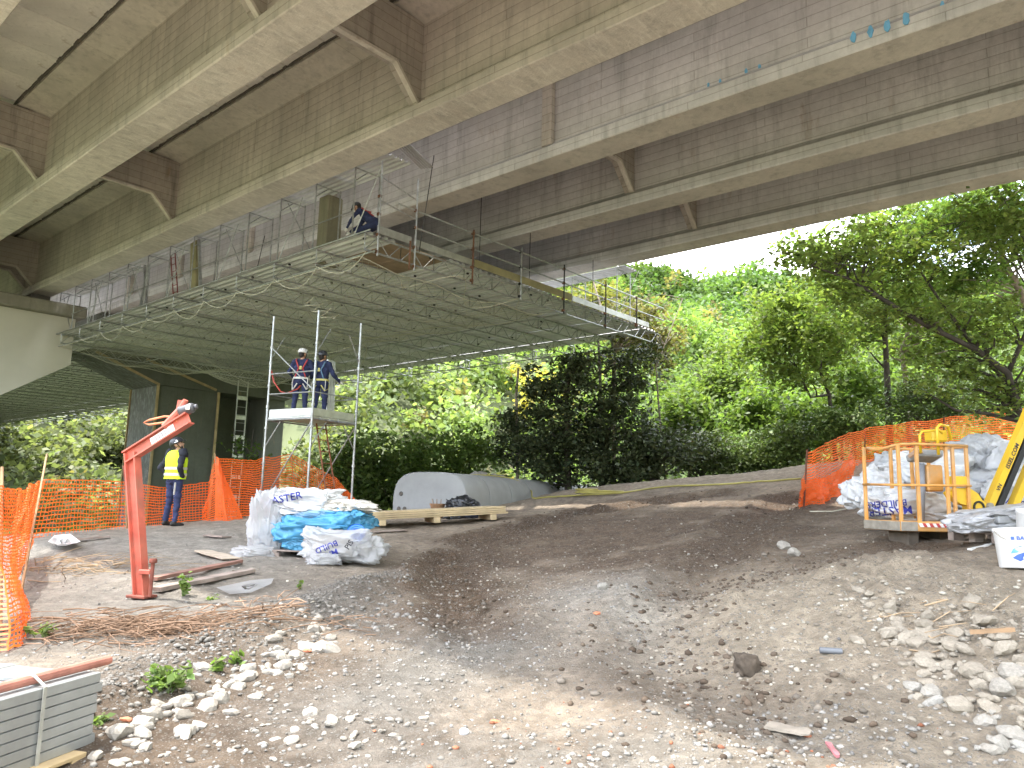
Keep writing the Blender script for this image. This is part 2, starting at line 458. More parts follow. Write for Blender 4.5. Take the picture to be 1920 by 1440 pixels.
ground = np_mesh('ground', _gv, _quads(len(_xs), len(_ys)), M_GROUND, cols=ground_cols(_X, _Y).reshape(-1, 3), smooth=True)
tag(ground, 'rutted dirt and gravel ground under the viaduct', kind='structure')

_hx = np.linspace(-420, 420, 141); _hy = np.linspace(-120, 420, 91); _HX, _HY = np.meshgrid(_hx, _hy)
_HZ = base_z(_HX, _HY) - np.where((np.abs(_HX) < 58) & (_HY > -19) & (_HY < 58), 3.0, .15)
M_HILL = plain('hill_soil', (.085, .10, .045), .95, var=.4, scale=.08, bump=0)
hill = np_mesh('hillside', np.stack([_HX, _HY, _HZ], 2).reshape(-1, 3), _quads(141, 91), M_HILL, smooth=True)
tag(hill, 'steep wooded hillside beyond the valley', kind='structure')

# ------------------------------------------------------------------ viaduct
ZG = 8.8 + CAMZ          # underside of the girders
ZW = 11.4 + CAMZ         # top of web / underside of top flange
ZS = 11.62 + CAMZ        # underside of slab panels
def concrete(name, col, boards=True, stain=.55, light=None, bscale=(1, 1, 1)):
    t = NT(name); v = t.coord()
    c = t.mix(t.noise(v, .45, 7, .68, .32, .68), tuple(k * .80 for k in col), tuple(k * 1.20 for k in col))
    c = t.mix(t.math('MULTIPLY', t.noise(v, 7, 7, .7, .4, .75), .5), c, tuple(k * .74 for k in col))
    sv = t.coord((2.2, 2.2, .22))
    c = t.mix(t.math('MULTIPLY', t.noise(sv, 1.6, 7, .72, .50, .74), stain), c, tuple(k * .38 for k in col))
    c = t.mix(t.math('MULTIPLY', t.noise(t.coord((1.6, 1.6, .5)), 1.1, 7, .7, .60, .74), .5), c, (.30, .20, .11))
    if light: c = t.mix(t.math('MULTIPLY', t.noise(t.coord((1.2, 4.5, 1.2)), 2.2, 8, .72, .50, .64), .5), c, light)
    h = t.noise(v, 26, 6, .6, .2, .8)
    if boards:
        sep = t.node('ShaderNodeSeparateXYZ'); tc = t.node('ShaderNodeTexCoord'); t.l.new(tc.outputs['Object'], sep.inputs[0])
        cmb = t.node('ShaderNodeCombineXYZ'); t.l.new(sep.outputs['Y'], cmb.inputs[0]); t.l.new(sep.outputs['Z'], cmb.inputs[1])
        br = t.node('ShaderNodeTexBrick'); br.inputs['Scale'].default_value = 1; br.inputs['Mortar Size'].default_value = .011
        br.inputs['Brick Width'].default_value = 5.2; br.inputs['Row Height'].default_value = .235; br.inputs['Mortar Smooth'].default_value = .3
        br.inputs['Color1'].default_value = (1, 1, 1, 1); br.inputs['Color2'].default_value = (.92, .915, .91, 1); br.inputs['Mortar'].default_value = (.70, .68, .65, 1)
        t.l.new(cmb.outputs[0], br.inputs['Vector'])
        c = t.mix(1., c, br.outputs['Color'], 'MULTIPLY')
        h = t.math('ADD', t.math('MULTIPLY', h, .35), t.math('MULTIPLY', br.outputs['Fac'], -1.2))
    t.set('Base Color', c); t.set('Roughness', .9); t.set('Specular IOR Level', .25); t.bump(h, .5, .02)
    return t.m
M_GIRD = concrete('girder_concrete', (.58, .53, .465))
M_GIRD_B = concrete('girder_concrete_bottom', (.58, .53, .46), boards=False, light=(.78, .74, .66))
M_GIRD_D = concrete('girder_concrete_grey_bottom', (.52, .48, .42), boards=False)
M_GIRD_C = concrete('girder_concrete_grey', (.60, .585, .57))  # lightened to stand in for skylight through the deck gap
M_SLAB = concrete('slab_concrete', (.72, .67, .62), boards=False, stain=.3)
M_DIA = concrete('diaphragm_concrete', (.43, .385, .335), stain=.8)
M_DARKC = concrete('dark_joint_concrete', (.13, .115, .10), boards=False)

def girder(parent, sc, a0, a1, mats, hw=.45, tw=.125, tf=1.0, label=None):
    """I-shaped precast beam: bottom flange, web, top flange"""
    web = MB(); n = 28
    prof = [(-tw, ZW), (-tw, ZG + .58), (-hw, ZG + .32), (-hw, ZG + .03), (-hw + .03, ZG), (hw - .03, ZG), (hw, ZG + .03), (hw, ZG + .32), (tw, ZG + .58), (tw, ZW)]
    top = [(-tw, ZW), (-tw - .10, ZW + .02), (-tf, ZW + .10), (-tf, ZS + .26), (tf, ZS + .26), (tf, ZW + .10), (tw + .10, ZW + .02), (tw, ZW)]
    full = prof + list(reversed(top[1:-1]))
    full = prof + [(tw + .10, ZW + .02), (tf, ZW + .10), (tf, ZS + .26), (-tf, ZS + .26), (-tf, ZW + .10), (-tw - .10, ZW + .02)]
    m = len(full); aa = np.linspace(a0, a1, n)
    rng = np.random.default_rng(int(sc * 10) + 50)
    vs = []
    for a in aa:
        for k, (u, w) in enumerate(full):
            j = .006 if 2 <= k <= 7 else 0
            vs.append((sc + u + rng.normal() * j, a, w + rng.normal() * j))
    fs = []; mi = []
    for i in range(n - 1):
        for k in range(m):
            k2 = (k + 1) % m
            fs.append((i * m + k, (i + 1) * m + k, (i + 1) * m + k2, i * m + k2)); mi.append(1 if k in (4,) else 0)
    fs += [tuple(range(m)), tuple((n - 1) * m + k for k in reversed(range(m)))]; mi += [0, 0]
    web.v = vs; web.f = fs; web.mi = mi
    o = web.build('girder', mats, parent)
    if label: o['label'] = label
    return o
def diaphragm(parent, s0, s1, a, th=.26, zlow=.78):
    """cross wall between two girders with chamfered lower corners"""
    m = MB(); tw = .125
    L, Rr = s0 + tw, s1 - tw
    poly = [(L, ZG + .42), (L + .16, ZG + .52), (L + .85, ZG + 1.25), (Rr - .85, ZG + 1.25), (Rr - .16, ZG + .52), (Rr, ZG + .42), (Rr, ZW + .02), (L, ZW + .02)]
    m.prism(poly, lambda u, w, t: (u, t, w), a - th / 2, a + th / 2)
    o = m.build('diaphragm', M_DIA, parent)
    m = MB()  # pale lip along the lower edge
    low = poly[:6]
    for (u0, w0), (u1, w1) in zip(low[:-1], low[1:]):
        m.bar((u0, a - th / 2 - .004, w0 - .02), (u1, a - th / 2 - .004, w1 - .02), th * .55, .07)
    e = m.build('lower_edge', M_GIRD_B, o)
    return o
def rib(parent, s, a, side):
    m = MB(); m.cbox((s + side * .21, a, (ZG + .5 + ZW) / 2), (.17, .34, ZW - ZG - .46), .02)
    return m.build('web_stiffener', M_GIRD, parent)

v1 = bridge_thing('viaduct_deck', 'beige concrete viaduct deck with board-marked girders above the dirt road, resting on the pale pier', 'viaduct')
A0, A1 = -14.0, 40.6
G1 = [3.15, 7.3, 11.45]
for sc in G1: girder(v1, sc, A0, A1, [M_GIRD, M_GIRD_B]); girder(v1, sc, A1 + .12, 84., [M_GIRD, M_GIRD_B])
for s0, s1 in zip(G1[:-1], G1[1:]):
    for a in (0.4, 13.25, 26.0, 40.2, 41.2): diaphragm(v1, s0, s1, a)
def slab_panels(parent, s0, s1, a0, a1, step, zj=0.0):
    src = None; k = int((a1 - a0) / step)
    for i in range(k):
        a = a0 + (i + .5) * step
        if src is None:
            m = MB(); m.cbox((0, 0, 0), (s1 - s0, step - .012, .12), .012); src = m.build('slab_panel', M_SLAB, parent); src.location = ((s0 + s1) / 2, a, ZS + .06)
        else: inst(src, parent, ((s0 + s1) / 2, a, ZS + .06 + random.uniform(-.008, .008)))
slab_panels(v1, 4.13, 6.32, A0, A1, 1.82)
slab_panels(v1, 8.28, 10.47, A0, A1, 1.82)
m = MB(); m.box(((2.15 + 12.5) / 2, (A0 + 84.) / 2, ZS + .12 + .17), (12.5 - 2.15, 84. - A0, .30)); m.build('deck_slab', M_SLAB, v1)
for s, ph in ((2.2, .9), (12.44, 1.9)):  # unseen gap-side parapet made extra tall to narrow the sun strip
    m = MB(); m.cbox((s, (A0 + A1) / 2, ZS + .10 + ph / 2), (.22, A1 - A0, ph), .03); m.build('parapet', M_SLAB, v1)
# ragged mortar line where panels meet the flange
for s in (6.29, 10.44):
    m = MB(); rr = random.Random(int(s * 7)); a = A0
    while a < A1:
        L = rr.uniform(.12, .5); m.box((s - .015 + rr.uniform(-.02, .02), a + L / 2, ZS - .018), (rr.uniform(.05, .10), L * 1.02, rr.uniform(.03, .07))); a += L
    m.build('mortar_joint', M_DARKC, v1)

v2 = bridge_thing('viaduct_deck', 'grey concrete viaduct deck with blue paint dabs on its first girder, above the hanging scaffold', 'viaduct')
G2 = [15.1, 19.1, 23.1]
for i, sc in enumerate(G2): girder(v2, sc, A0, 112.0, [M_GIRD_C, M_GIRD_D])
for s0, s1 in zip(G2[:-1], G2[1:]):
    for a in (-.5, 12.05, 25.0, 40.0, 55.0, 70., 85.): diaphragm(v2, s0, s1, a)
for a in (12.05, 21.7, 27.1, 33., 38.2): rib(v2, 15.1, a, -1)
slab_panels(v2, 16.08, 18.12, A0, 112., 2.6); slab_panels(v2, 20.08, 22.12, A0, 112., 2.6)
m = MB(); m.box(((13.5 + 24.6) / 2, (A0 + 112.) / 2, ZS + .29), (24.6 - 13.5, 112. - A0, .30)); m.build('deck_slab', M_SLAB, v2)
for s in (13.56, 24.55):
    m = MB(); m.cbox((s, (A0 + 112.) / 2, ZS + .55), (.22, 112. - A0, .9), .03); m.build('parapet', M_SLAB, v2)
# blue paint dabs on the web of the first grey girder
M_DAB = plain('blue_paint', (.16, .42, .66), .6, var=.2, bump=0)
for px, py, k in ((1328, 160, .7), (1350, 153, .7), (1399, 134, .8), (1424, 126, .8), (1611, 86, 1.2), (1642, 74, 1.2), (1674, 65, 1.2), (1708, 51, 1.3), (1774, 25, .8)):
    v = ray(px, py); t = (15.1 - .125 - .006) / (v.x * B_N.x + v.y * B_N.y); p = v * t
    a = p.x * B_D.x + p.y * B_D.y; z = p.z + CAMZ
    m = MB(); rr = random.Random(px)
    pts = [(.05 * k * math.cos(q) * rr.uniform(.7, 1.1), .10 * k * math.sin(q) * rr.uniform(.8, 1.15)) for q in np.linspace(0, 2 * PI, 13)[:-1]]
    s_ = 15.1 - .125 if z > ZG + .58 else 15.1 - .125 - (ZG + .58 - z) * 1.25
    m.prism(pts, lambda u, w, t: (s_ - t, a + u, z + w), -.02, .006); m.build('paint_dab', M_DAB, v2)

# ------------------------------------------------------------------ piers
M_PIER1 = plain('pier_paint', (.55, .52, .43), .75, var=.06, scale=.6, bump=.05)
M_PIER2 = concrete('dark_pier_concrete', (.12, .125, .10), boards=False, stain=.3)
M_PIER2S = concrete('scraped_pier_concrete', (.17, .17, .16), boards=False, stain=.8, light=(.50, .52, .53))
M_BATTEN = plain('batten_wood', (.36, .27, .14), .8, scale=3)
p1 = bridge_thing('bridge_pier', 'smooth cream painted pier with flared head under the beige viaduct', 'pier')
zc = 7.75 + CAMZ
gp = float(base_z(BP(7, 42, 0).x, BP(7, 42, 0).y)) - 1
m = MB(); m.prism([(5.2, gp), (8.5, gp), (8.5, 4.4), (12.75, 7.2), (12.75, zc + .02), (1.5, zc + .02), (1.5, 7.2), (5.2, 4.4)], lambda u, w, t: (u, t, w), 38.6, 43.0)
m.build('column', M_PIER1, p1)
m = MB(); m.cbox((7.1, 40.6, zc + .30), (11.9, 5.0, .56), .05); m.build('cap_beam', concrete('cap_concrete', (.27, .25, .20), boards=False), p1)
for s in G1:
    m = MB(); m.cbox((s, 39.9, (zc + .58 + ZG) / 2), (.8, .9, ZG - zc - .58), .02); m.build('bearing_block', M_DARKC, p1)
p2 = bridge_thing('bridge_pier', 'dark scraped concrete pier with wooden battens, behind the orange netting', 'pier')
gp = float(base_z(BP(19, 42, 0).x, BP(19, 42, 0).y)) - 1.2
z2 = 5.45 + CAMZ
def pier2_col(s0, s1, mirror=False):
    m = MB(); m.prism([(s0, gp), (s1, gp), (s1, z2), (s0, z2)], lambda u, w, t: (u, t, w), 40.6, 43.9); return m
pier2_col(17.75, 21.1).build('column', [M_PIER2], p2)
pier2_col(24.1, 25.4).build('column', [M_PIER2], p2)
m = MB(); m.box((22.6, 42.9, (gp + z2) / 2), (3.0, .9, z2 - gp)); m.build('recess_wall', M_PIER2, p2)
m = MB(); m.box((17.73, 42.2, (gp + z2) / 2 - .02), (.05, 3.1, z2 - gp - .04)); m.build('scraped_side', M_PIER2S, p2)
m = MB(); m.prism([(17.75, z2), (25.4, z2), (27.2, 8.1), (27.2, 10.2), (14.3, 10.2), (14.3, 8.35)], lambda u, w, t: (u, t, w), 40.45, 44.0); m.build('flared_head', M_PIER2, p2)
m = MB(); m.prism([(17.74, z2 + .01), (17.70, z2 - .02), (14.26, 8.33), (14.3, 8.36)], lambda u, w, t: (u, t, w), 40.5, 43.9); m.build('scraped_haunch', M_PIER2S, p2)
for p, q in (((17.72, 40.55, gp), (17.72, 40.55, z2)), ((17.72, 40.42, z2), (14.4, 40.38, 8.3)), ((21.1, 40.5, gp), (21.1, 40.5, z2)), ((17.72, 43.9, gp), (17.72, 43.9, z2)), ((20.9, 40.42, z2 + .1), (16.9, 40.38, 8.3))):
    m = MB(); m.bar(p, q, .12, .09, up=(0, 1, 0)); m.build('edge_batten', M_BATTEN, p2)
for s in G2:
    m = MB(); m.cbox((s, 42.2, (10.2 + ZG) / 2), (.8, .9, ZG - 10.2), .02); m.build('bearing_block', M_DARKC, p2)

# ------------------------------------------------------------------ hanging scaffold under the grey deck
M_GALV = plain('galvanised_tube', (.42, .43, .43), .42, .75, var=.25, scale=9, bump=.05, dirt=(.16, .14, .11), dirtamt=.45)
M_SHEET = plain('corrugated_sheet', (.68, .67, .68), .40, .40, var=.22, scale=1.3, bump=.04, dirt=(.32, .31, .29), dirtamt=.5)
M_RUST = plain('rusty_steel', (.17, .085, .05), .8, .3, var=.45, scale=12)
M_ALU = plain('aluminium_board', (.55, .55, .54), .38, .8, var=.15, scale=5, bump=.03, dirt=(.3, .29, .26))
M_PLY = plain('plywood', (.30, .22, .14), .8, var=.25, scale=2.5)
M_TOEW = plain('timber_toe_board', (.27, .24, .13), .8, var=.2, scale=3)
M_BLACK = plain('black_steel', (.02, .02, .02), .6, .2, bump=0)
M_ROPE = plain('pale_rope', (.55, .53, .42), .9, var=.15, bump=0)
M_NET = plain('net_string', (.50, .50, .37), .9, var=.15, bump=0)
ZD = 6.88 + CAMZ
DZ = .45
T0, TP, NB = 15.9, 2.2, 43
S0, S1 = 12.0, 27.0
hs = bridge_thing('hanging_scaffold', 'grey corrugated platform on tube trusses hung below the grey viaduct deck', 'scaffold')
# --- trusses
tr = MB(); tr.tube([(S0, 0, ZD - .03), (S1 + .3, 0, ZD - .03)], .029, 6); tr.tube([(S0, 0, ZD - DZ), (S1 + .3, 0, ZD - DZ)], .029, 6)
t0 = tr.build('truss', M_GALV, hs); t0.location.y = T0
zz = [(S0, 0, ZD - .03)]; s = S0
while s < S1 + .25:
    e = min(s + 1.25, S1 + .3); w_ = (e - s) / 3
    zz += [(s, 0, ZD - DZ), (s + w_, 0, ZD - .03), (s + 2 * w_, 0, ZD - DZ), (e, 0, ZD - .03)]; s = e
zz.append((S1 + .3, 0, ZD - DZ))
wb = MB(); wb.tube(zz, .019, 5); wb.build('web_bracing', M_GALV, t0)
for i in range(1, NB + 1):
    c = copy_tree(t0, hs); c.location.y = T0 + TP * i
# --- corrugated sheets
def corr(w, L, pitch=.25, h=.06):
    m = MB(); n = int(round(w / pitch)); prof = []
    for i in range(n):
        x = -w / 2 + i * pitch
        prof += [(x, 0), (x + pitch * .35, 0), (x + pitch * .5, h), (x + pitch * .85, h)]
    prof.append((w / 2, 0))
    vs = [(x, y, z) for y in (-L / 2, L / 2) for x, z in prof]; k = len(prof)
    m._add(vs, [(i, i + 1, k + i + 1, k + i) for i in range(k - 1)]); return m
src = corr(1.02, TP + .12).build('corrugated_sheet', M_SHEET, hs)
rest = []
first = True
for b in range(NB):
    for j in range(15):
        p = (S0 + .5 + j, T0 + TP * (b + .5), ZD + .004 + random.uniform(0, .008) + (j % 2) * .012)
        if b == 0 and j in (1, 2): continue
        if b >= 20: rest.append(p); continue
        if first: src.location = p; first = False
        else: inst(src, hs, p)
m = MB()
for p in rest:
    q = corr(1.02, TP + .12); m._add([Vector(v) + Vector(p) for v in q.v], q.f)
tag(m.build('sheeting', M_SHEET, hs), kind='stuff')
for j, cc in ((1, 0), (2, 0)):
    m = MB(); m.box((S0 + .5 + j, T0 + TP * .5, ZD + .012), (.99, TP, .022)); m.build('plywood_sheet', M_PLY, hs)
# dark couplers and hook bolts poking through the sheets
m = MB(); rr = random.Random(3)
for b in range(NB):
    for k in range(16):
        m.box((S0 + .4 + k + rr.uniform(-.3, .3), T0 + TP * b + rr.choice((.12, .35, 1.1, 1.9)), ZD - .02), (.07, .05, .05))
tag(m.build('hook_bolts', M_BLACK, hs), kind='stuff')
# --- ledgers along the platform
for s in (12.15, 16.4, 20.6, 24.2, 26.7):
    m = MB(); m.tube([(s, T0 - .25, ZD - DZ - .055), (s, T0 + TP * NB, ZD - DZ - .055)], .024, 6); m.build('ledger', M_GALV, hs)
m = MB(); m.tube([(12.0, T0 - .2, ZD + .05), (12.0, T0 + TP * NB, ZD + .05)], .022, 6); m.build('edge_tube', M_GALV, hs)
# --- guard rail on the free end
AE = T0 - .22
for s, z0, z1, mt in ((12.25, -.62, 2.05, M_GALV), (13.55, -.70, 1.98, M_GALV), (15.86, -.55, 1.15, M_RUST), (18.1, -.55, 1.2, M_GALV), (20.4, -.55, 1.2, M_BLACK), (22.95, -.6, 1.2, M_BLACK), (25.1, -.2, 1.1, M_BLACK)):
    m = MB(); m.tube([(s, AE - .03, ZD + z0), (s, AE - .03, ZD + z1)], .026, 8)
    o = m.build('guard_post', mt, hs)
    for z in (z0 + .12, -.02, .55, 1.05):
        m = MB(); m.cbox((s, AE, ZD + z), (.09, .10, .08), .01); m.build('coupler', M_RUST if mt is not M_GALV or s < 14 else M_BLACK, o)
m = MB(); m.tube([(13.35, AE - .05, ZD - .72), (13.35, AE - .05, ZD + .1)], .026, 8); m.build('stub_post', M_RUST, hs)
for z, s0, s1 in ((1.05, 12.9, 27.2), (.55, 13.5, 27.25)):
    m = MB(); m.tube([(s0, AE, ZD + z), (s1, AE, ZD + z)], .024, 8); m.build('guard_rail', M_GALV, hs)
m = MB(); m.tube([(12.25, AE, ZD + 1.62), (13.6, AE, ZD + 1.35)], .02, 6); m.tube([(12.25, AE, ZD + .95), (13.6, AE, ZD + .78)], .02, 6); m.build('brace', M_GALV, hs)
for s0, s1, mt, hh in ((12.3, 13.5, M_ALU, .22), (13.6, 16.0, M_ALU, .2), (16.05, 21.0, M_TOEW, .24), (21.05, 26.2, M_SHEET, .2)):
    m = MB(); m.cbox(((s0 + s1) / 2, AE + .09, ZD + .06 + hh / 2), (s1 - s0, .035, hh), .006); m.build('toe_board', mt, hs)
# --- hanger rods up to the girders
for s, a, s2, z2_ in ((18.75, 15.85, 18.75, ZG + .1), (16.6, 16.1, 16.6, ZG + 2.6), (13.75, 15.7, 14.15, ZG + 1.0), (22.6, 16.0, 22.6, ZG + .1), (13.9, 20.5, 14.3, ZG + .6), (13.9, 25., 14.3, ZG + .6)):
    m = MB(); m.tube([(s, a, ZD - .1), (s2, a, z2_)], .013, 5); m.build('hanger_rod', M_BLACK, hs)
# --- access frames and roof sheets on both sides
def frame_bay(sA, sB, a, zr, lean):
    m = MB()
    for s in (sA, sB): m.tube([(s, a, ZD), (s, a, zr)], .024, 6)
    m.tube([(sA, a, zr - .06), (sB, a, zr - .06)], .02, 6); m.tube([(sA, a, zr - .45), ((sA + sB) / 2, a, zr - .06)], .016, 5)
    o = m.build('frame', M_GALV, hs)
    m = MB(); m.tube([(sA, a, ZD + .1), (sA, a + lean, zr - .3)], .016, 5); m.tube([(sA, a, ZD + 1.0), (sA, a + TP, ZD + 1.0)], .02, 5)
    m.build('brace', M_GALV, o); return o
ZR = 9.22 + CAMZ
for i in range(13):
    frame_bay(12.38, 13.25, 17.0 + i * 1.9, ZR, 1.5 if i % 2 else -1.2)
for i in range(5):
    frame_bay(24.45, 25.4, 16.15 + i * TP, 9.08 + CAMZ, 1.3 if i % 2 else -1.0)
rs = corr(1.0, 2.5, .2, .05).build('roof_sheet', M_SHEET, hs); rs.location = (12.82, 17.0, ZR + .03)
for i in range(1, 10): inst(rs, hs, (12.82, 17.0 + i * 2.4, ZR + .03))
inst(rs, hs, (13.35, 15.6, ZR + .20), (0, 0, R(-68)), (.42, .62, 1))
for i in range(5):
    inst(rs, hs, (24.93, 17.1 + i * 2.4, 9.08 + CAMZ + .03))
def leaning_beam(s, a, da, mt, nm, w=.3):
    m = MB(); m.bar((s, a, ZD + .02), (s, a + da, ZD + 2.2), w, .1, up=(1, 0, 0)); return m.build(nm, mt, hs)
leaning_beam(12.6, 26.6, .35, M_TOEW, 'shoring_board', .42)
leaning_beam(12.55, 26.0, .5, M_GALV, 'shoring_strut', .07)
leaning_beam(12.75, 30.9, .6, M_GALV, 'shoring_strut', .07)
leaning_beam(12.75, 31.6, -.5, M_GALV, 'shoring_strut', .07)
# reddish access ladder
m = MB()
for da in (0, .36): m.tube([(12.5, 27.6 + da, ZD), (12.5, 28.25 + da, ZD + 2.0)], .022, 6)
for k in range(7): t = (k + .5) / 7; m.tube([(12.5, 27.6 + .65 * t, ZD + 2 * t), (12.5, 27.96 + .65 * t, ZD + 2 * t)], .014, 5)
m.build('access_ladder', plain('red_ladder_paint', (.22, .05, .04), .6), hs)
# concrete post left on the platform beside the crouching worker
m = MB(); m.cbox((13.2, 19.3, ZD + 1.1), (.55, .5, 2.2), .03); m.build('shoring_column', concrete('mossy_concrete', (.23, .215, .15), boards=False), hs)

# --- rope swags and safety net
rope = bridge_thing('rope_line', 'pale rope hanging in loops along the edge of the hanging scaffold', 'rope')
for i in range(9):
    a0, a1 = T0 + TP * i, T0 + TP * (i + 1); m = MB(); sg = .34 + .1 * math.sin(i * 2.1)
    m.tube([(12.05 + .1 * math.sin(k / 12 * PI), a0 + (a1 - a0) * k / 12, ZD - DZ - .06 - sg * 4 * (k / 12) * (1 - k / 12)) for k in range(13)], .012, 5); m.build('rope_loop', M_ROPE, rope)
m = MB(); m.tube([(13.5 + k * .22, 16.1 + .5 * math.sin(k * .55), ZD - DZ - .25 - .25 * math.sin(k * .45 + 1)) for k in range(26)], .011, 5); m.build('rope_tail', M_ROPE, rope)
m = MB(); m.tube([(13.2 + .22 * math.cos(k * .6) + k * .03, 20.2 + .25 * math.sin(k * .6), ZD - .75 - .3 * abs(math.sin(k * .3)) - k * .012) for k in range(34)], .013, 5); m.build('rope_coil', M_ROPE, rope)
m = MB(); m.tube([(15 + k * .3, 27 + 2.0 * math.sin(k * .35), ZD - .75 - .28 * math.sin(k * .8) - .02 * k) for k in range(22)], .015, 5); m.build('rope_tail', M_ROPE, rope)
net = bridge_thing('safety_net', 'sagging knotted safety net slung below the hanging scaffold', 'net')
def net_z(s, a):
    u = (s - 12) / 8.0; w = (a - 16) / 22.0
    z = ZD - DZ - .10 - .55 * np.sin(np.clip(u, 0, 1) * PI) * (.4 + .6 * np.abs(np.sin(w * 2.4 * PI)))
    z = z - 1.35 * np.exp(-((s - 18.2) / 2.2) ** 2 - ((a - 31.5) / 3.6) ** 2)
    return z + .10 * np.sin(s * 2.1 + a * .9) * np.sin(a * 1.3) * np.clip(u * 4, 0, 1)
def net_mesh(s0, s1, a0, a1, step):
    ns, na = int((s1 - s0) / step), int((a1 - a0) / step)
    S, A = np.meshgrid(np.linspace(s0, s1, ns), np.linspace(a0, a1, na))
    jit = .03; S = S + RNG.normal(0, jit, S.shape) ; A = A + RNG.normal(0, jit, A.shape)
    Z = net_z(S, A); P = np.stack([S, A, Z], 2)
    segs = []
    segs.append(np.stack([P[:-1, :-1].reshape(-1, 3), P[1:, 1:].reshape(-1, 3)], 1)); segs.append(np.stack([P[1:, :-1].reshape(-1, 3), P[:-1, 1:].reshape(-1, 3)], 1))
    return np.concatenate(segs)
def strings(segs, r, name, mat, parent):
    """every string a thin three-sided prism"""
    a, b = segs[:, 0], segs[:, 1]; d = b - a; d /= np.linalg.norm(d, axis=1, keepdims=True) + 1e-9
    x = np.cross(d, np.array([.3, .2, .93])); x /= np.linalg.norm(x, axis=1, keepdims=True); y = np.cross(d, x)
    vs = []
    for e in (a, b):
        for k in range(3): vs.append(e + r * (x * math.cos(2 * PI * k / 3) + y * math.sin(2 * PI * k / 3)))
    V = np.stack(vs, 1).reshape(-1, 3); o = np.arange(len(a))[:, None] * 6
    q = np.concatenate([o + np.array([[0, 1, 4, 3]]), o + np.array([[1, 2, 5, 4]]), o + np.array([[2, 0, 3, 5]])])
    return np_mesh(name, V, q, mat, parent)
strings(net_mesh(12.1, 20.0, 16.2, 38, .26), .005, 'mesh', M_NET, net)
m = MB()
for a in (16.2, 23.5, 31., 38): m.tube([(12.1 + 7.9 * k / 20, a, float(net_z(12.1 + 7.9 * k / 20, a)) - .01) for k in range(21)], .012, 5)
for s in (12.1, 20.): m.tube([(s, 16.2 + 21.8 * k / 40, float(net_z(s, 16.2 + 21.8 * k / 40)) - .01) for k in range(41)], .012, 5)
m.build('border_rope', M_ROPE, net)

# ------------------------------------------------------------------ free-standing scaffold tower
tc_ = at(576, 925, 19.75); TX, TY = tc_.x, tc_.y; TZ = gz(TX, TY)
M_RUSTL = plain('rusty_ladder', (.26, .10, .05), .75, .2, var=.35, scale=8)
tw = thing('scaffold_tower', 'narrow galvanised scaffold tower with two workers on it, standing behind the tarpaulin heap', 'scaffold', (TX, TY, TZ), R(45) - math.atan2(TX, TY) * 1.0)
hw = .80; PH_ = 2.45; TH = 5.15
corner = {'F': (-hw, -hw), 'R': (hw, -hw), 'L': (-hw, hw), 'K': (hw, hw)}
for k, (x, y) in corner.items():
    m = MB(); m.tube([(x, y, -.12), (x, y, TH - (.5 if k == 'K' else 0))], .030, 10)
    o = m.build('standard', M_GALV, tw)
    for z in (.35, 1.3, 2.2, 2.75, 3.3, 3.9, 4.3):
        m = MB(); m.lathe([(.030, z - .035), (.044, z - .03), (.044, z + .03), (.030, z + .035)], (x, y, 0), 10); m.build('collar', M_GALV, o)
    m = MB(); m.box((x, y, -.06), (.16, .16, .015)); m.build('foot_plate', M_GALV, o)
def tb(nm, p, q, r=.02, mt=None):
    m = MB(); m.tube([p, q], r, 8); return m.build(nm, mt or M_GALV, tw)
F_, R_, L_, K_ = corner['F'], corner['R'], corner['L'], corner['K']
for a, b in ((F_, L_), (F_, R_), (R_, K_), (L_, K_)):
    for z in (.35, PH_ - .05): tb('ledger', (*a, z), (*b, z))
for a, b in ((F_, L_), (L_, K_), (R_, K_)):
    for z in (PH_ + .62, PH_ + 1.15): tb('guard_rail', (*a, z), (*b, z), .018)
tb('guard_rail', (*F_, PH_ + .62), (*R_, PH_ + .62), .016)
tb('diagonal_brace', (*K_, .2), (*R_, PH_ - .1), .016)
tb('diagonal_brace', (*L_, PH_ + 1.85), (*F_, PH_ + .65), .016); tb('diagonal_brace', (*L_, .2), (*F_, PH_ - .1), .018)
tb('diagonal_brace', (*L_, PH_ - .75), (L_[0], L_[1] - .5, PH_ - .1), .014); tb('diagonal_brace', (*R_, PH_ - .75), (R_[0] - .5, R_[1], PH_ - .1), .014)
tb('diagonal_brace', (*R_, PH_ + 1.6), (R_[0] - .45, R_[1], PH_ + 2.3), .014); tb('diagonal_brace', (*F_, PH_ + 1.6), (F_[0] + .45, F_[1], PH_ + 2.3), .014)
tb('diagonal_brace', (*F_, PH_ - .75), (F_[0] + .5, F_[1], PH_ - .1), .014); tb('diagonal_brace', (*L_, PH_ + 1.55), (L_[0] + .4, L_[1], PH_ + 2.2), .014)
for k in range(5):
    m = MB(); m.cbox((-hw + .16 + k * .32, 0, PH_), (.31, 2 * hw - .06, .05), .008); m.build('deck_board', M_ALU, tw)
for k, (c_, s_) in enumerate((((-hw + .03, 0, PH_ + .125), (.03, 2 * hw - .1, .2)), ((0, -hw + .03, PH_ + .125), (2 * hw - .1, .03, .2)), ((0, hw - .03, PH_ + .125), (2 * hw - .1, .03, .2)))):
    m = MB(); m.cbox(c_, s_, .006); m.build('toe_board', M_ALU, tw)
m = MB()
for dx in (-.17, .17): m.tube([(.30 + dx, -.70, -.03), (.44 + dx, .10, PH_ - .05)], .022, 6)
for k in range(8): t = (k + .4) / 8; m.tube([(.13 + .14 * t, -.70 + .8 * t, PH_ * t), (.47 + .14 * t, -.70 + .8 * t, PH_ * t)], .014, 6)
lad = m.build('ladder', M_RUSTL, tw)
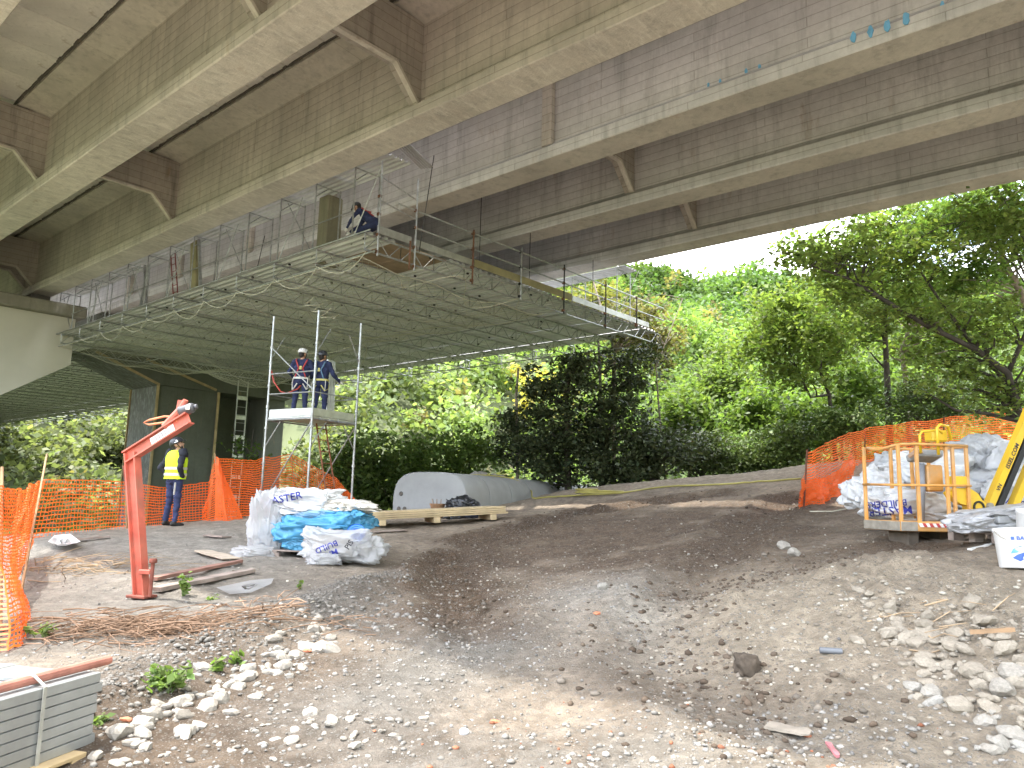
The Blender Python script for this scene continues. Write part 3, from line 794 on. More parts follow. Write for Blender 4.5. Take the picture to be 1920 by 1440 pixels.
# loose aluminium plank leaning inside the tower
pk = thing('scaffold_plank', 'aluminium plank leaning upright beside the worker on the scaffold tower', 'plank', (TX, TY, TZ), tw.rotation_euler.z)
m = MB(); m.bar((.60, -.05, PH_ + .03), (.70, .12, PH_ + 1.72), .30, .05, up=(0, -1, 0)); o = m.build('board', M_ALU, pk)
m = MB()
for dx in (-.1, 0, .1): m.bar((.60 + dx, -.08, PH_ + .06), (.70 + dx, .09, PH_ + 1.70), .03, .02, up=(0, -1, 0))
m.build('rib', M_ALU, pk)

# ladder tower against the dark pier
lp = BP(22.2, 39.9, 0); lz = gz(lp.x, lp.y)
la = thing('ladder_tower', 'narrow pale metal ladder tower standing against the dark pier', 'ladder', (lp.x, lp.y, lz), B_ROT)
for dx in (-.30, .30):
    m = MB(); m.tube([(dx, 0, 0), (dx, 0, 7.8 - lz)], .035, 8); m.build('stile', M_ALU, la)
for k in range(7):
    m = MB(); m.box((0, 0, .5 - lz - .4 + k * 1.12), (.56, .04, .22)); m.build('step_plate', M_ALU, la)
for k in range(17):
    m = MB(); m.tube([(-.3, 0, -lz + k * .45), (.3, 0, -lz + k * .45)], .015, 6); m.build('rung', M_ALU, la)

# ------------------------------------------------------------------ soft lumps (bags, tarpaulins, rocks)
_ICO = {}
def ico(n):
    if n not in _ICO:
        bm = bmesh.new(); bmesh.ops.create_icosphere(bm, subdivisions=n, radius=1); bm.verts.index_update()
        _ICO[n] = (np.array([v.co[:] for v in bm.verts]), np.array([[q.index for q in f.verts] for f in bm.faces])); bm.free()
    return _ICO[n]
def lump_arr(radii, seed, amp=.25, fold=.12, n=5, sq=.75, freq=1.6, ffreq=5.0, flat=(1, 1, 1), planes=46):
    v, f = ico(n); d = v.copy(); rg_ = np.random.default_rng(seed)
    p = np.sign(d) * np.abs(d) ** sq; p /= np.maximum(1e-6, np.linalg.norm(p, axis=1, keepdims=True)) ** .35
    q = d * freq
    k = 1 + amp * (fbm(q[:, 0] + 1.3 * q[:, 2] + seed, q[:, 1] - .7 * q[:, 2], 1.0, 3, seed) + fbm(q[:, 2] + seed, q[:, 0] * .8 + q[:, 1], 1.0, 3, seed + 5))
    w = d * ffreq * np.array(flat)
    r1 = 1 - np.abs(fbm(w[:, 0] + w[:, 2] * 1.1, w[:, 1] - w[:, 2] * .6, 1., 3, seed + 11)) * 3.2
    r2 = 1 - np.abs(fbm(w[:, 2] * 1.4 - w[:, 1], w[:, 0] + w[:, 1] * .5, 1.2, 3, seed + 19)) * 3.2
    k = k + fold * (np.clip(r1, -1, 1) + .8 * np.clip(r2, -1, 1)) * .22
    # crumple: flat facets between sharp creases
    fc = np.full(len(d), 9.); wob = d + .12 * np.stack([fbm(d[:, 1] * 3 + seed, d[:, 2] * 3, 1, 2, seed), fbm(d[:, 2] * 3, d[:, 0] * 3 + seed, 1, 2, seed + 1), fbm(d[:, 0] * 3, d[:, 1] * 3, 1, 2, seed + 2)], 1)
    for _ in range(planes):
        pn = rg_.normal(size=3); pn /= np.linalg.norm(pn); t_ = wob @ pn; fc = np.where(t_ > .05, np.minimum(fc, rg_.uniform(.80, 1.0) / np.maximum(t_, .05)), fc)
    k = k * np.clip(fc, .7, 1.25)
    for _ in range(22):
        pn = rg_.normal(size=3); pn /= np.linalg.norm(pn); c_ = wob @ pn - rg_.uniform(-.6, .6); sd_ = rg_.normal(size=3); msk = sstep(-.2, .5, d @ (sd_ / np.linalg.norm(sd_)))
        k = k + fold * .55 * rg_.choice([-1, 1, 1]) * np.exp(-np.abs(c_) / .045) * msk
    return p * k[:, None] * np.array(radii), f
def lump(name, c, radii, seed, mat, parent=None, rz=0., sink=.03, tilt=0., smooth=True, flatten=True, **kw):
    v, f = lump_arr(radii, seed, **kw); c = Vector(c)
    if tilt:
        ct, st = math.cos(tilt), math.sin(tilt); v = np.stack([v[:, 0] * ct + v[:, 2] * st, v[:, 1], -v[:, 0] * st + v[:, 2] * ct], 1)
    cr, sr = math.cos(rz), math.sin(rz); v = np.stack([v[:, 0] * cr - v[:, 1] * sr, v[:, 0] * sr + v[:, 1] * cr, v[:, 2]], 1)
    if flatten:
        g = ground_z(v[:, 0] + c.x, v[:, 1] + c.y) - c.z - sink; v[:, 2] = np.maximum(v[:, 2], g)
    o = np_mesh(name, v, f, mat, parent, smooth=smooth, tris=True)
    if parent is None: o.location = c
    else: o.location = c - parent.location
    return o
def plastic(name, col, alpha=.7, rough=.22, tr=.35):
    t = NT(name); v = t.coord()
    c = t.mix(t.noise(v, 3.5, 6), tuple(k * .8 for k in col), col)
    t.set('Base Color', c); t.set('Roughness', rough); t.set('Specular IOR Level', .6); t.set('Alpha', alpha)
    ts = t.node('ShaderNodeBsdfTranslucent'); t.l.new(c, ts.inputs['Color'])
    mx = t.node('ShaderNodeMixShader'); mx.inputs[0].default_value = tr
    t.l.new(t.b.outputs[0], mx.inputs[1]); t.l.new(ts.outputs[0], mx.inputs[2]); t.l.new(mx.outputs[0], t.out.inputs['Surface'])
    t.bump(t.noise(v, 11, 6, .6, .2, .8), .35, .02)
    MATS[name] = t.m; return t.m
M_CLEAR = plastic('clear_film', (.76, .77, .78), .55)
M_WHITEBAG = plastic('white_bag_plastic', (.75, .76, .77), .97, .35, .15)
M_GREYBAG = plastic('grey_bag_plastic', (.50, .51, .52), 1., .32, .1)
M_CREAM = plastic('cream_cloth', (.78, .74, .66), 1., .7, .1)
M_TARP = plastic('blue_tarp', (.09, .36, .60), 1., .42, .1)
M_TARP2 = plastic('pale_blue_tarp', (.30, .50, .66), 1., .42, .1)
M_BLACKBAG = plastic('black_film', (.012, .013, .016), 1., .3, 0.)
M_INK = plain('blue_ink', (.03, .04, .30), .6, bump=0, var=.1)
M_INKK = plain('black_ink', (.03, .03, .04), .6, bump=0, var=.1)

def text_mesh(body, size, extrude=0.0, bold=0.0):
    cu = bpy.data.curves.new('lettering', 'FONT'); cu.body = body; cu.size = size; cu.align_x = 'CENTER'; cu.align_y = 'CENTER'; cu.extrude = extrude; cu.offset = bold; cu.resolution_u = 2
    o = bpy.data.objects.new('lettering', cu); COL.objects.link(o)
    dg = bpy.context.evaluated_depsgraph_get(); me = bpy.data.meshes.new_from_object(o.evaluated_get(dg))
    bpy.data.objects.remove(o); bpy.data.curves.remove(cu); return me
def text_on(target, body, world_c, size, ang, mat, back=None, off=.012, parent=None, mirror=False):
    """letters laid on a surface: dropped on it along the horizontal line from the road side"""
    dg = bpy.context.evaluated_depsgraph_get(); dg.update()
    mw = target.matrix_world.copy() if target.parent is None else (target.parent.matrix_basis @ target.matrix_basis)
    me0 = target.data; vs = [mw @ v.co for v in me0.vertices]; bv = BVHTree.FromPolygons(vs, [tuple(p.vertices) for p in me0.polygons])
    me = text_mesh(body, size, 0, size * .012); bm = bmesh.new(); bm.from_mesh(me)
    bmesh.ops.triangulate(bm, faces=bm.faces[:])
    for _ in range(2):
        bmesh.ops.subdivide_edges(bm, edges=[e for e in bm.edges if e.calc_length() > size * .12], cuts=1)
        bmesh.ops.triangulate(bm, faces=bm.faces[:])
    c = Vector(world_c); d = (back or Vector((c.x, c.y, -.25)).normalized()).normalized()
    x = d.cross(Vector((0, 0, 1))).normalized(); y = x.cross(d).normalized()
    ca, sa = math.cos(ang), math.sin(ang); bad = []
    for v in bm.verts:
        u, w = (-v.co.x if mirror else v.co.x), v.co.y
        p = c + x * (u * ca - w * sa) + y * (u * sa + w * ca)
        h = bv.ray_cast(p - d * 1.2, d)
        if h[0] is not None and abs((h[0] - c).dot(d)) < .95: v.co = h[0] - d * off
        else: bad.append(v)
    if bad: bmesh.ops.delete(bm, geom=bad, context='VERTS')
    bm.to_mesh(me); bm.free(); me.materials.clear(); me.materials.append(mat)
    o = link('lettering', me, target)
    inv = mw.inverted(); me.transform(inv); return o

# ------------------------------------------------------------------ orange netting fences
def orange_mat(name, col):
    t = NT(name); t.set('Base Color', col); t.set('Roughness', .5)
    ts = t.node('ShaderNodeBsdfTranslucent'); ts.inputs['Color'].default_value = (*col, 1)
    mx = t.node('ShaderNodeMixShader'); mx.inputs[0].default_value = .4
    t.l.new(t.b.outputs[0], mx.inputs[1]); t.l.new(ts.outputs[0], mx.inputs[2]); t.l.new(mx.outputs[0], t.out.inputs['Surface']); return t.m
M_ORANGE = orange_mat('orange_netting_plastic', (.92, .17, .025))
def ipol(pts, t):
    pts = np.asarray(pts, float); n = len(pts) - 1
    d = np.concatenate([[0], np.cumsum(np.linalg.norm(np.diff(pts, axis=0), axis=1))]); d /= d[-1]
    return np.stack([np.interp(t, d, pts[:, k]) for k in range(3)], -1)
def netting(parent, base, top, hstep=.045, vstep=.06, wave=.05, hw=.011, vw=.006, seed=0, squash=None, name='netting'):
    """woven plastic net between a lower and an upper edge line, every strand a ribbon"""
    L = float(np.sum(np.linalg.norm(np.diff(np.asarray(base, float), axis=0), axis=1)))
    H = float(np.mean(np.linalg.norm(np.asarray(top, float) - np.asarray(base, float), axis=1)))
    nu, nv = max(8, int(L / vstep)), max(6, int(H / hstep))
    U, W = np.meshgrid(np.linspace(0, 1, nu), np.linspace(0, 1, nv))
    W2 = W if squash is None else squash(U, W)
    B = ipol(base, U.ravel()).reshape(nv, nu, 3); T = ipol(top, U.ravel()).reshape(nv, nu, 3)
    P = B + (T - B) * W2[..., None]
    tg = np.gradient(B, axis=1); nrm = np.stack([tg[..., 1], -tg[..., 0], np.zeros((nv, nu))], 2); nrm /= np.linalg.norm(nrm, axis=2, keepdims=True) + 1e-9
    wv = fbm(U * L * 1.2 + seed, W2 * H * .9, 1., 3, seed) * wave * 2 * (1 - .6 * W2) + fbm(U * L * 4, W * 3, 1., 2, seed + 3) * wave * .5
    P = P + nrm * wv[..., None]; P[..., 2] += fbm(U * L * 1.5, W * 2 + seed, 1., 3, seed + 7) * wave * .8
    P = P + RNG.normal(0, .004, P.shape)
    def ribbons(A, Bp, width_vec):
        a0, a1 = A - width_vec[0], A + width_vec[0]; b0, b1 = Bp - width_vec[1], Bp + width_vec[1]
        V = np.stack([a0, b0, b1, a1], 1).reshape(-1, 3); return V
    dv = np.gradient(P, axis=0); dv /= np.linalg.norm(dv, axis=2, keepdims=True) + 1e-9
    du = np.gradient(P, axis=1); du /= np.linalg.norm(du, axis=2, keepdims=True) + 1e-9
    h = ribbons(P[:, :-1].reshape(-1, 3), P[:, 1:].reshape(-1, 3), (dv[:, :-1].reshape(-1, 3) * hw, dv[:, 1:].reshape(-1, 3) * hw))
    v_ = ribbons(P[:-1].reshape(-1, 3), P[1:].reshape(-1, 3), (du[:-1].reshape(-1, 3) * vw, du[1:].reshape(-1, 3) * vw))
    V = np.concatenate([h, v_]); q = np.arange(len(V)).reshape(-1, 4)
    return np_mesh(name, V, q, M_ORANGE, parent)
M_POST = plain('fence_post_wood', (.30, .19, .10), .85, scale=8)
M_REBAR = plain('rusty_bar', (.16, .06, .035), .8, .2, scale=14)
def gp(px, py, depth):
    """ground under a pixel column at a given depth"""
    p = at(px, py, depth); return Vector((p.x, p.y, gz(p.x, p.y)))
def zt(px, py, depth): return at(px, py, depth)
# fence by the bag heap (right)
fr = thing('safety_fence', 'orange plastic netting fence behind the yellow lift basket and bag heap', 'fence')
b_ = [gp(1507, 945, 14.6), gp(1560, 925, 17.0), gp(1622, 885, 20.), gp(1770, 860, 22.), gp(1925, 850, 23.5)]
t_ = [zt(1513, 849, 14.6), zt(1563, 824, 17.0), zt(1622, 804, 20.), zt(1770, 785, 22.), zt(1925, 765, 23.5)]
netting(fr, b_, t_, .055, .075, .07, .014, .007, 3)
for i in (0, 2, 3, 4):
    m = MB(); d = Vector(t_[i]) - Vector(b_[i]); m.tube([Vector(b_[i]) - d * .12, Vector(t_[i]) + d * .06], .018, 6); m.build('post', M_REBAR, fr)
b2 = [gp(1507, 945, 14.4), gp(1535, 940, 14.9), gp(1575, 930, 15.9), gp(1600, 915, 17.)]
t2 = [Vector(b2[0]) + Vector((0, 0, .55)), Vector(b2[1]) + Vector((0, 0, .42)), Vector(b2[2]) + Vector((0, 0, .5)), Vector(b2[3]) + Vector((0, 0, .75))]
netting(fr, b2, t2, .026, .05, .12, .012, .008, 9, name='slumped_netting')
# fence behind the scaffold tower
fm = thing('safety_fence', 'orange netting fence bunched round stakes behind the tarpaulin heap and scaffold tower', 'fence')
b_ = [gp(385, 972, 17.8), gp(430, 975, 17.2), gp(500, 950, 19.5), gp(560, 955, 21.6), gp(640, 962, 21.8), gp(692, 968, 20.5)]
t_ = [zt(393, 905, 17.8), zt(402, 857, 17.4), zt(480, 862, 19.5), zt(545, 852, 21.6), zt(630, 895, 21.8), zt(690, 960, 20.5)]
netting(fm, b_, t_, .045, .06, .08, .012, .007, 15)
b2 = [gp(400, 975, 17.0), gp(425, 978, 16.7), gp(455, 975, 17.0)]; t2 = [zt(403, 858, 17.4), zt(409, 862, 17.3), zt(415, 880, 17.3)]
netting(fm, b2, t2, .06, .03, .06, .016, .010, 25, name='gathered_netting')
for i in (1, 3):
    m = MB(); m.tube([Vector(b_[i]) - Vector((0, 0, .2)), Vector(t_[i]) + Vector((0, 0, .08))], .02, 6); m.build('stake', M_POST, fm)
# fence along the left, behind the man
fl = thing('safety_fence', 'sagging orange netting fence in front of the dark pier, behind the man in the vest', 'fence')
b_ = [gp(50, 1012, 13.6), gp(150, 1005, 14.5), gp(240, 990, 15.6), gp(300, 975, 16.8), gp(390, 972, 17.7)]
t_ = [zt(78, 898, 13.6), zt(150, 898, 14.5), zt(235, 903, 15.6), zt(300, 915, 16.8), zt(390, 905, 17.7)]
netting(fl, b_, t_, .062, .07, .06, .009, .006, 35)
m = MB(); m.tube([Vector(b_[2]) - Vector((0, 0, .2)), Vector(t_[2]) + Vector((0, 0, .1))], .02, 6); m.build('stake', M_POST, fl)
# tall loose netting near the pallet of planks
fn = thing('safety_fence', 'crumpled orange netting fence on leaning canes, beside the bundle of metal planks', 'fence')
b_ = [gp(-60, 1220, 6.6), gp(5, 1250, 6.3), gp(45, 1190, 6.9), gp(20, 1150, 8.5), gp(62, 1050, 11.6)]
t_ = [zt(-80, 900, 7.4), zt(2, 912, 8.0), zt(38, 918, 8.8), zt(50, 915, 10.), zt(78, 905, 12.5)]
netting(fn, b_, t_, .05, .045, .10, .012, .008, 45)
for (p, d0, q, d1) in (((3, 1180), 7.2, (4, 876), 8.2), ((30, 1180), 8.8, (88, 852), 12.4)):
    m = MB(); a_ = at(*p, d0); b__ = at(*q, d1); a_.z = gz(a_.x, a_.y) - .1; m.tube([a_, b__], .016, 6); m.build('cane', M_POST, fn)

# ------------------------------------------------------------------ red lifting arm
M_RED = plain('red_oxide_paint', (.50, .115, .075), .6, var=.28, scale=4, bump=.15, dirt=(.27, .17, .12), dirtamt=.85)
M_REDD = plain('dark_red_rust', (.20, .06, .04), .8, var=.35, scale=7)
M_STICKER = plain('white_plate', (.72, .71, .68), .5, var=.06, bump=0)
foot = G(265, 1122); D_ARM = foot.y
ra = thing('lifting_arm', 'red steel lifting arm with bent top and white plate, standing on the gravel', 'lifting arm', foot, 0)
up = Vector((0, 0, 1))
def i_beam(parent, p, q, dep, fw, mt, nm, upv):
    """I-section between two points; web in the plane of upv"""
    p = Vector(p); q = Vector(q); d = (q - p).normalized(); n = d.cross(Vector(upv)).normalized(); u = n.cross(d).normalized()
    o = None
    for k, (off, w, h) in enumerate(((0, .012, dep - .02), (dep / 2, fw, .016), (-dep / 2, fw, .016))):
        m = MB(); m.bar(p + u * off, q + u * off, w, h, up=u)
        b = m.build(nm if k == 0 else 'flange', mt, parent if o is None else o)
        if o is None: o = b
    return o
hv = Vector((.94, -.34, 0)).normalized()         # the arm reaches this way
top = Vector((-.27, 0, 1.62))
tip = top + hv * .80 + up * .43
i_beam(ra, (0, 0, .02), top + up * .03, .14, .10, M_RED, 'post', hv)
i_beam(ra, top - hv * .08 - up * .03, tip, .13, .10, M_RED, 'arm', up)
m = MB(); m.bar(Vector((-.13, .16, .25)), Vector((-.40, .16, 1.5)), .09, .05); m.build('rear_strut', M_REDD, ra)
m = MB(); m.cbox((.0, 0, .02), (.27, .2, .03), .005, rot=(0, 0, math.atan2(hv.y, hv.x))); m.build('base_plate', M_REDD, ra)
m = MB(); m.cbox(hv * .06 + Vector((0, -.07, .30)), (.13, .06, .05), .006); m.build('bracket', M_RED, ra)
m = MB(); m.tube([hv * .15 + Vector((0, -.05, .03)), hv * .15 + Vector((0, -.05, .42))], .022, 8); m.lathe([(.04, .40), (.045, .42), (.04, .45)], hv * .15 + Vector((0, -.05, 0)), 10); m.build('clamp_bolt', M_REDD, ra)
nv_ = (tip - top).normalized(); side = nv_.cross(up).normalized()
side = side if side.y < 0 else -side
m = MB(); cpl = top + nv_ * .50 + side * .012; m.box(cpl, (.36, .008, .09), Matrix((nv_, -side, nv_.cross(-side))).transposed()); pl = m.build('rating_plate', M_STICKER, ra)
for k in range(7):
    m = MB(); c = top + nv_ * (.36 + k * .047) + side * .018; m.box(c, (.018, .004, .05), Matrix((nv_, -side, nv_.cross(-side))).transposed()); m.build('print_mark', plain('grey_print', (.28, .27, .27), .6, bump=0), pl)
m = MB(); q0 = top + nv_ * .52 + up * .09; m.tube([q0, q0 + nv_ * .25 + up * .09, q0 + nv_ * .30 + up * .16], [.05, .045, .03], 10); m.build('pulley_arm', M_RED, ra)
m = MB(); m.box(top + nv_ * .74 + up * .20, (.07, .05, .17), rot=(0, R(6), 0)); m.build('upright_tab', M_RED, ra)
m = MB(); c = top + nv_ * .84 + up * .13; m.lathe([(0, -.09), (.055, -.08), (.06, .06), (.05, .09), (0, .10)], c, 14, Euler((0, R(72), 0)).to_matrix()); m.lathe([(.03, .1), (.03, .13), (0, .13)], c, 10, Euler((0, R(72), 0)).to_matrix()); m.build('winch_motor', plain('winch_grey', (.12, .12, .13), .4, .3), ra, smooth=True)
m = MB(); c = top + nv_ * .90 + up * .115 + Vector((0, -.06, 0)); m.cbox(c, (.05, .02, .05), .006); m.build('winch_label', M_STICKER, ra)
m = MB(); b0 = top + nv_ * .72 + up * .10
m.tube([b0, b0 - hv * .2 + up * .01, b0 - hv * .42 - up * .03, b0 - hv * .5 - up * .06, b0 - hv * .42 - up * .085, b0 - hv * .2 - up * .06, b0 + up * -.04], .013, 6); m.build('rope', plain('orange_rope', (.55, .20, .10), .9), ra)

# weathered boards and a flattened film lying by the arm
M_OLDW = plain('weathered_wood', (.27, .22, .19), .9, var=.35, scale=4, bump=.3)
M_OLDR = plain('reddish_board', (.24, .13, .10), .9, var=.3, scale=4, bump=.3)
def ground_board(p, q, w, th, mt, lab, lift=.02):
    a_ = G(*p); b_ = G(*q); a_.z += lift; b_.z += lift
    c = (a_ + b_) / 2; o = thing_mesh = MB(); L = (b_ - a_).length; n = 9
    d = (b_ - a_).normalized(); x = d.cross(up).normalized(); z = x.cross(d); rr = random.Random(int(p[0]))
    vs = []
    for i in range(n):
        k = i / (n - 1); cen = a_ + (b_ - a_) * k - c; ww = w * (1 if i < n - 1 else .55) * (1 + rr.uniform(-.06, .06))
        for sx, sz in ((-1, 0), (1, 0), (1, 1), (-1, 1)): vs.append(cen + x * sx * ww / 2 + z * (sz * th + rr.uniform(-.004, .004)))
    fs = [(i * 4 + j, i * 4 + (j + 1) % 4, (i + 1) * 4 + (j + 1) % 4, (i + 1) * 4 + j) for i in range(n - 1) for j in range(4)] + [(3, 2, 1, 0), tuple((n - 1) * 4 + j for j in range(4))]
    o._add(vs, fs); ob = o.build('board', mt); ob.location = c; tag(ob, lab, 'board'); return ob
ground_board((287, 1092), (452, 1058), .12, .04, M_OLDR, 'reddish brown board lying on gravel behind the lifting arm')
ground_board((292, 1112), (474, 1076), .15, .045, M_OLDW, 'grey weathered board lying on gravel next to the reddish one')
ground_board((205, 1010), (115, 1018), .10, .03, M_OLDW, 'short grey board lying in front of the orange netting at the left')
ground_board((425, 1010), (385, 1006), .25, .02, M_OLDW, 'broken board lying left of the tarpaulin heap')
ground_board((435, 1052), (375, 1035), .3, .015, plain('cardboard', (.38, .32, .25), .9), 'flat brown cardboard piece left of the tarpaulin heap')
ground_board((760, 997), (700, 1000), .2, .02, M_OLDW, 'thin board lying under the end of the plank stack')
def ground_sheet(nm, poly_px, lift, mat, label, cat, jit=.02):
    pts = [G(*p) for p in poly_px]; c = sum(pts, Vector()) / len(pts); m = MB(); n = len(pts); rings = 4; vs = []; rr = random.Random(int(poly_px[0][0]))
    for k in range(rings + 1):
        t = k / rings
        for p in pts:
            q = c + (p - c) * t; z = gz(q.x, q.y) + lift + rr.uniform(0, jit); vs.append(Vector((q.x, q.y, z)) - c)
    fs = [(k * n + i, k * n + (i + 1) % n, (k + 1) * n + (i + 1) % n, (k + 1) * n + i) for k in range(1, rings) for i in range(n)]
    fs += [(0, n + i, n + (i + 1) % n) for i in range(n)]
    m._add(vs, fs); o = m.build(nm, mat, smooth=True); o.location = c; return tag(o, label, cat)
ground_sheet('plastic_sheet', [(405, 1108), (470, 1092), (513, 1090), (508, 1100), (470, 1116), (430, 1120)], .02, M_CLEAR, 'flat pale plastic film lying on the dirt beside the two boards', 'plastic film')
ground_sheet('plastic_sheet', [(88, 1030), (100, 1018), (130, 1015), (150, 1028), (128, 1036), (105, 1034)], .05, M_WHITEBAG, 'crumpled white plastic scrap below the left netting', 'plastic film', .08)

# ------------------------------------------------------------------ tarpaulin heap on a pallet
M_NEWW = plain('new_timber', (.46, .36, .21), .75, var=.2, scale=3, bump=.12)
M_PALW = plain('pallet_wood', (.50, .37, .20), .8, var=.2, scale=4, bump=.15)
hp = G(575, 1048); hz = hp.z; hx, hy = hp.x, hp.y + .55
def pallet(nm, label, loc, rz, sx=1.2, sy=.8, mt=None, nb=5):
    t = thing(nm, label, 'pallet', loc, rz); mt = mt or M_PALW
    for y in (-sy / 2 + .05, 0, sy / 2 - .05):
        m = MB(); m.cbox((0, y, .011), (sx, .1, .022), .003); m.build('bottom_board', mt, t)
        for x in (-sx / 2 + .07, 0, sx / 2 - .07): m = MB(); m.cbox((x, y, .061), (.14, .1, .078), .004); m.build('block', mt, t)
    for x in (-sx / 2 + .05, 0, sx / 2 - .05): m = MB(); m.cbox((x, 0, .111), (.1, sy, .022), .003); m.build('stringer_board', mt, t)
    for k in range(nb): m = MB(); m.cbox((0, -sy / 2 + .05 + k * (sy - .1) / (nb - 1), .133), (sx, .1, .022), .003); m.build('top_board', mt, t)
    return t
pallet('pallet', 'grey wooden pallet under the blue tarpaulin heap', (hx + .12, hy - .12, hz - .02), R(-8), 1.3, 1.0, M_OLDW)
tp = thing('tarpaulin_heap', 'folded blue tarpaulin heap on a pallet behind the clear bag of waste', 'tarpaulin', (hx, hy, hz))
lump('lower_fold', (hx + .10, hy, hz + .38), (.80, .58, .30), 21, M_TARP, tp, R(5), n=6, amp=.25, fold=.16, sq=.6, ffreq=4.5, flat=(1, 1, 2.2), flatten=False)
lump('middle_fold', (hx + .28, hy + .05, hz + .60), (.66, .5, .24), 25, M_TARP, tp, R(-12), n=6, amp=.3, fold=.2, sq=.6, ffreq=4, flat=(1, 1, 2.4), flatten=False)
lump('side_fold', (hx - .78, hy + .25, hz + .30), (.26, .3, .2), 27, M_TARP, tp, 0, n=5, fold=.15, flatten=False)
lump('front_fold', (hx - .05, hy - .34, hz + .40), (.55, .22, .26), 29, M_TARP, tp, R(8), n=6, amp=.3, fold=.28, sq=.6, ffreq=5, flat=(2, 1, 1), flatten=False)
lump('pale_patch', (hx + .0, hy - .22, hz + .70), (.42, .22, .10), 31, M_TARP2, tp, R(6), n=5, fold=.12, flatten=False)
cb = lump('plastic_cover', (hx - .22, hy - .02, hz + .92), (.62, .42, .22), 41, M_WHITEBAG, None, R(14), n=6, amp=.35, fold=.22, ffreq=4, flatten=False)
tag(cb, 'white plastic bag printed MASTER thrown over the blue tarpaulin heap', 'plastic bag')
cl = lump('cream_sheet', (hx + .32, hy + .0, hz + .84), (.58, .36, .14), 43, M_CREAM, None, R(-10), n=6, amp=.3, fold=.26, ffreq=4, flat=(1, 1, 2), flatten=False)
tag(cl, 'crumpled cream sheet lying on top of the blue tarpaulin heap', 'sheet')
dr = lump('plastic_film', (hx - .78, hy - .32, hz + .46), (.26, .16, .52), 45, M_CLEAR, None, R(10), n=6, amp=.35, fold=.26, ffreq=4, flat=(2, 1, .7))
tag(dr, 'clear plastic film hanging down the end of the tarpaulin heap', 'plastic film')
d2 = lump('film_tail', (hx - .82, hy - .50, hz + .08), (.34, .24, .13), 46, M_CLEAR, dr, R(20), n=5, amp=.3, fold=.2)
bw = lump('waste_bag', (hx + .52, hy - .78, hz + .22), (.62, .38, .27), 51, M_CLEAR, None, R(4), n=6, amp=.3, fold=.22, ffreq=4)
tag(bw, 'clear plastic bag of waste with blue tub showing, in front of the tarpaulin heap', 'plastic bag')
lump('crumpled_end', (hx + .92, hy - .72, hz + .16), (.36, .32, .2), 53, M_CLEAR, bw, R(-15), n=5, amp=.3, fold=.25)
lump('trailing_flap', (hx + .42, hy - 1.16, hz + .05), (.28, .2, .1), 55, M_CLEAR, bw, R(20), n=5, amp=.3, fold=.25)
lump('waste_filling', (hx + .5, hy - .72, hz + .18), (.48, .25, .17), 57, M_CREAM, bw, R(4), n=4, amp=.35, fold=.3)
lp_ = thing('blue_tub', 'bright blue plastic tub stuck in the clear waste bag', 'tub', (hx + .82, hy - .82, hz + .43))
m = MB(); rot = Euler((R(66), R(10), R(-8))).to_matrix()
m.lathe([(0, 0), (.115, 0), (.12, .012), (.145, .014), (.15, .03), (.15, -.03), (.14, -.03)], (0, 0, 0), 24, rot); m.build('disc', plain('bright_blue_plastic', (.02, .18, .72), .35, var=.06, bump=0), lp_, smooth=False)
m = MB(); m.lathe([(.085, .004), (.085, .016), (.10, .016), (.10, .004)], (0, 0, 0), 24, rot); m.build('rim', MATS['bright_blue_plastic'], lp_)
text_on(cb, 'MASTER', at(530, 936, (hp.y + .25) / ray(530, 936).y), .17, R(14), M_INK)
text_on(bw, 'BUILD', at(612, 1022, hp.y / ray(612, 1022).y), .13, R(205), M_INK)
text_on(bw, 'MASTER', at(606, 1040, hp.y / ray(606, 1040).y), .13, R(205), M_INK)
text_on(bw, 'PIS', at(655, 1018, hp.y / ray(655, 1018).y), .12, R(60), M_INKK)

# ------------------------------------------------------------------ timber stack, bucket, black film
a_ = gp(660, 985, 16.4); b_ = gp(940, 975, 17.6); c = (a_ + b_) / 2; L = (b_ - a_).length
ts = thing('timber_stack', 'stack of long pale new boards on bearers in front of the concrete culvert', 'timber', (c.x, c.y, c.z), math.atan2(b_.y - a_.y, b_.x - a_.x))
slope = math.atan2(b_.z - a_.z, L)
rm = Euler((0, -slope, 0)).to_matrix(); rr = random.Random(5)
for x in (-L * .33, L * .02, L * .40): m = MB(); m.cbox(rm @ Vector((x, 0, .05)), (.14, .9, .12), .008, rm); m.build('bearer', M_NEWW, ts)
for lay in range(4):
    for k in range(4):
        m = MB(); m.cbox(rm @ Vector((rr.uniform(-.12, .12), -.33 + k * .215 + rr.uniform(-.02, .02), .135 + lay * .042)), (L * rr.uniform(.95, 1.0), .205, .036), .004, rm); m.build('board', M_NEWW, ts)
bk = gp(820, 962, 18.6)
bt = thing('bucket', 'rusty brown bucket standing beside the concrete culvert', 'bucket', (bk.x, bk.y, bk.z - .02))
M_BUCK = plain('rusty_bucket', (.30, .17, .09), .75, .2, var=.35, scale=9)
m = MB(); m.lathe([(.14, 0), (.18, .34), (.19, .36), (.17, .36), (.135, .03), (0, .03)], (0, 0, 0), 20); m.build('body', M_BUCK, bt, smooth=True)
m = MB(); m.tube([(.19 * math.cos(t), -.02 - .06 * math.sin(t), .36 - .10 * math.sin(t)) for t in np.linspace(0, PI, 12)], .008, 5); m.build('handle', M_BUCK, bt)
for k in range(3): m = MB(); m.bar((-.08 + k * .07, 0, .2), (-.14 + k * .11, .03, .47), .03, .025); m.build('debris', M_OLDW, bt)
bb = gp(865, 962, 18.4)
o = lump('plastic_film', (bb.x, bb.y, bb.z + .20), (.44, .26, .30), 61, M_BLACKBAG, None, R(0), n=5, amp=.4, fold=.3); tag(o, 'crumpled black film beside the rusty bucket at the culvert', 'plastic film')
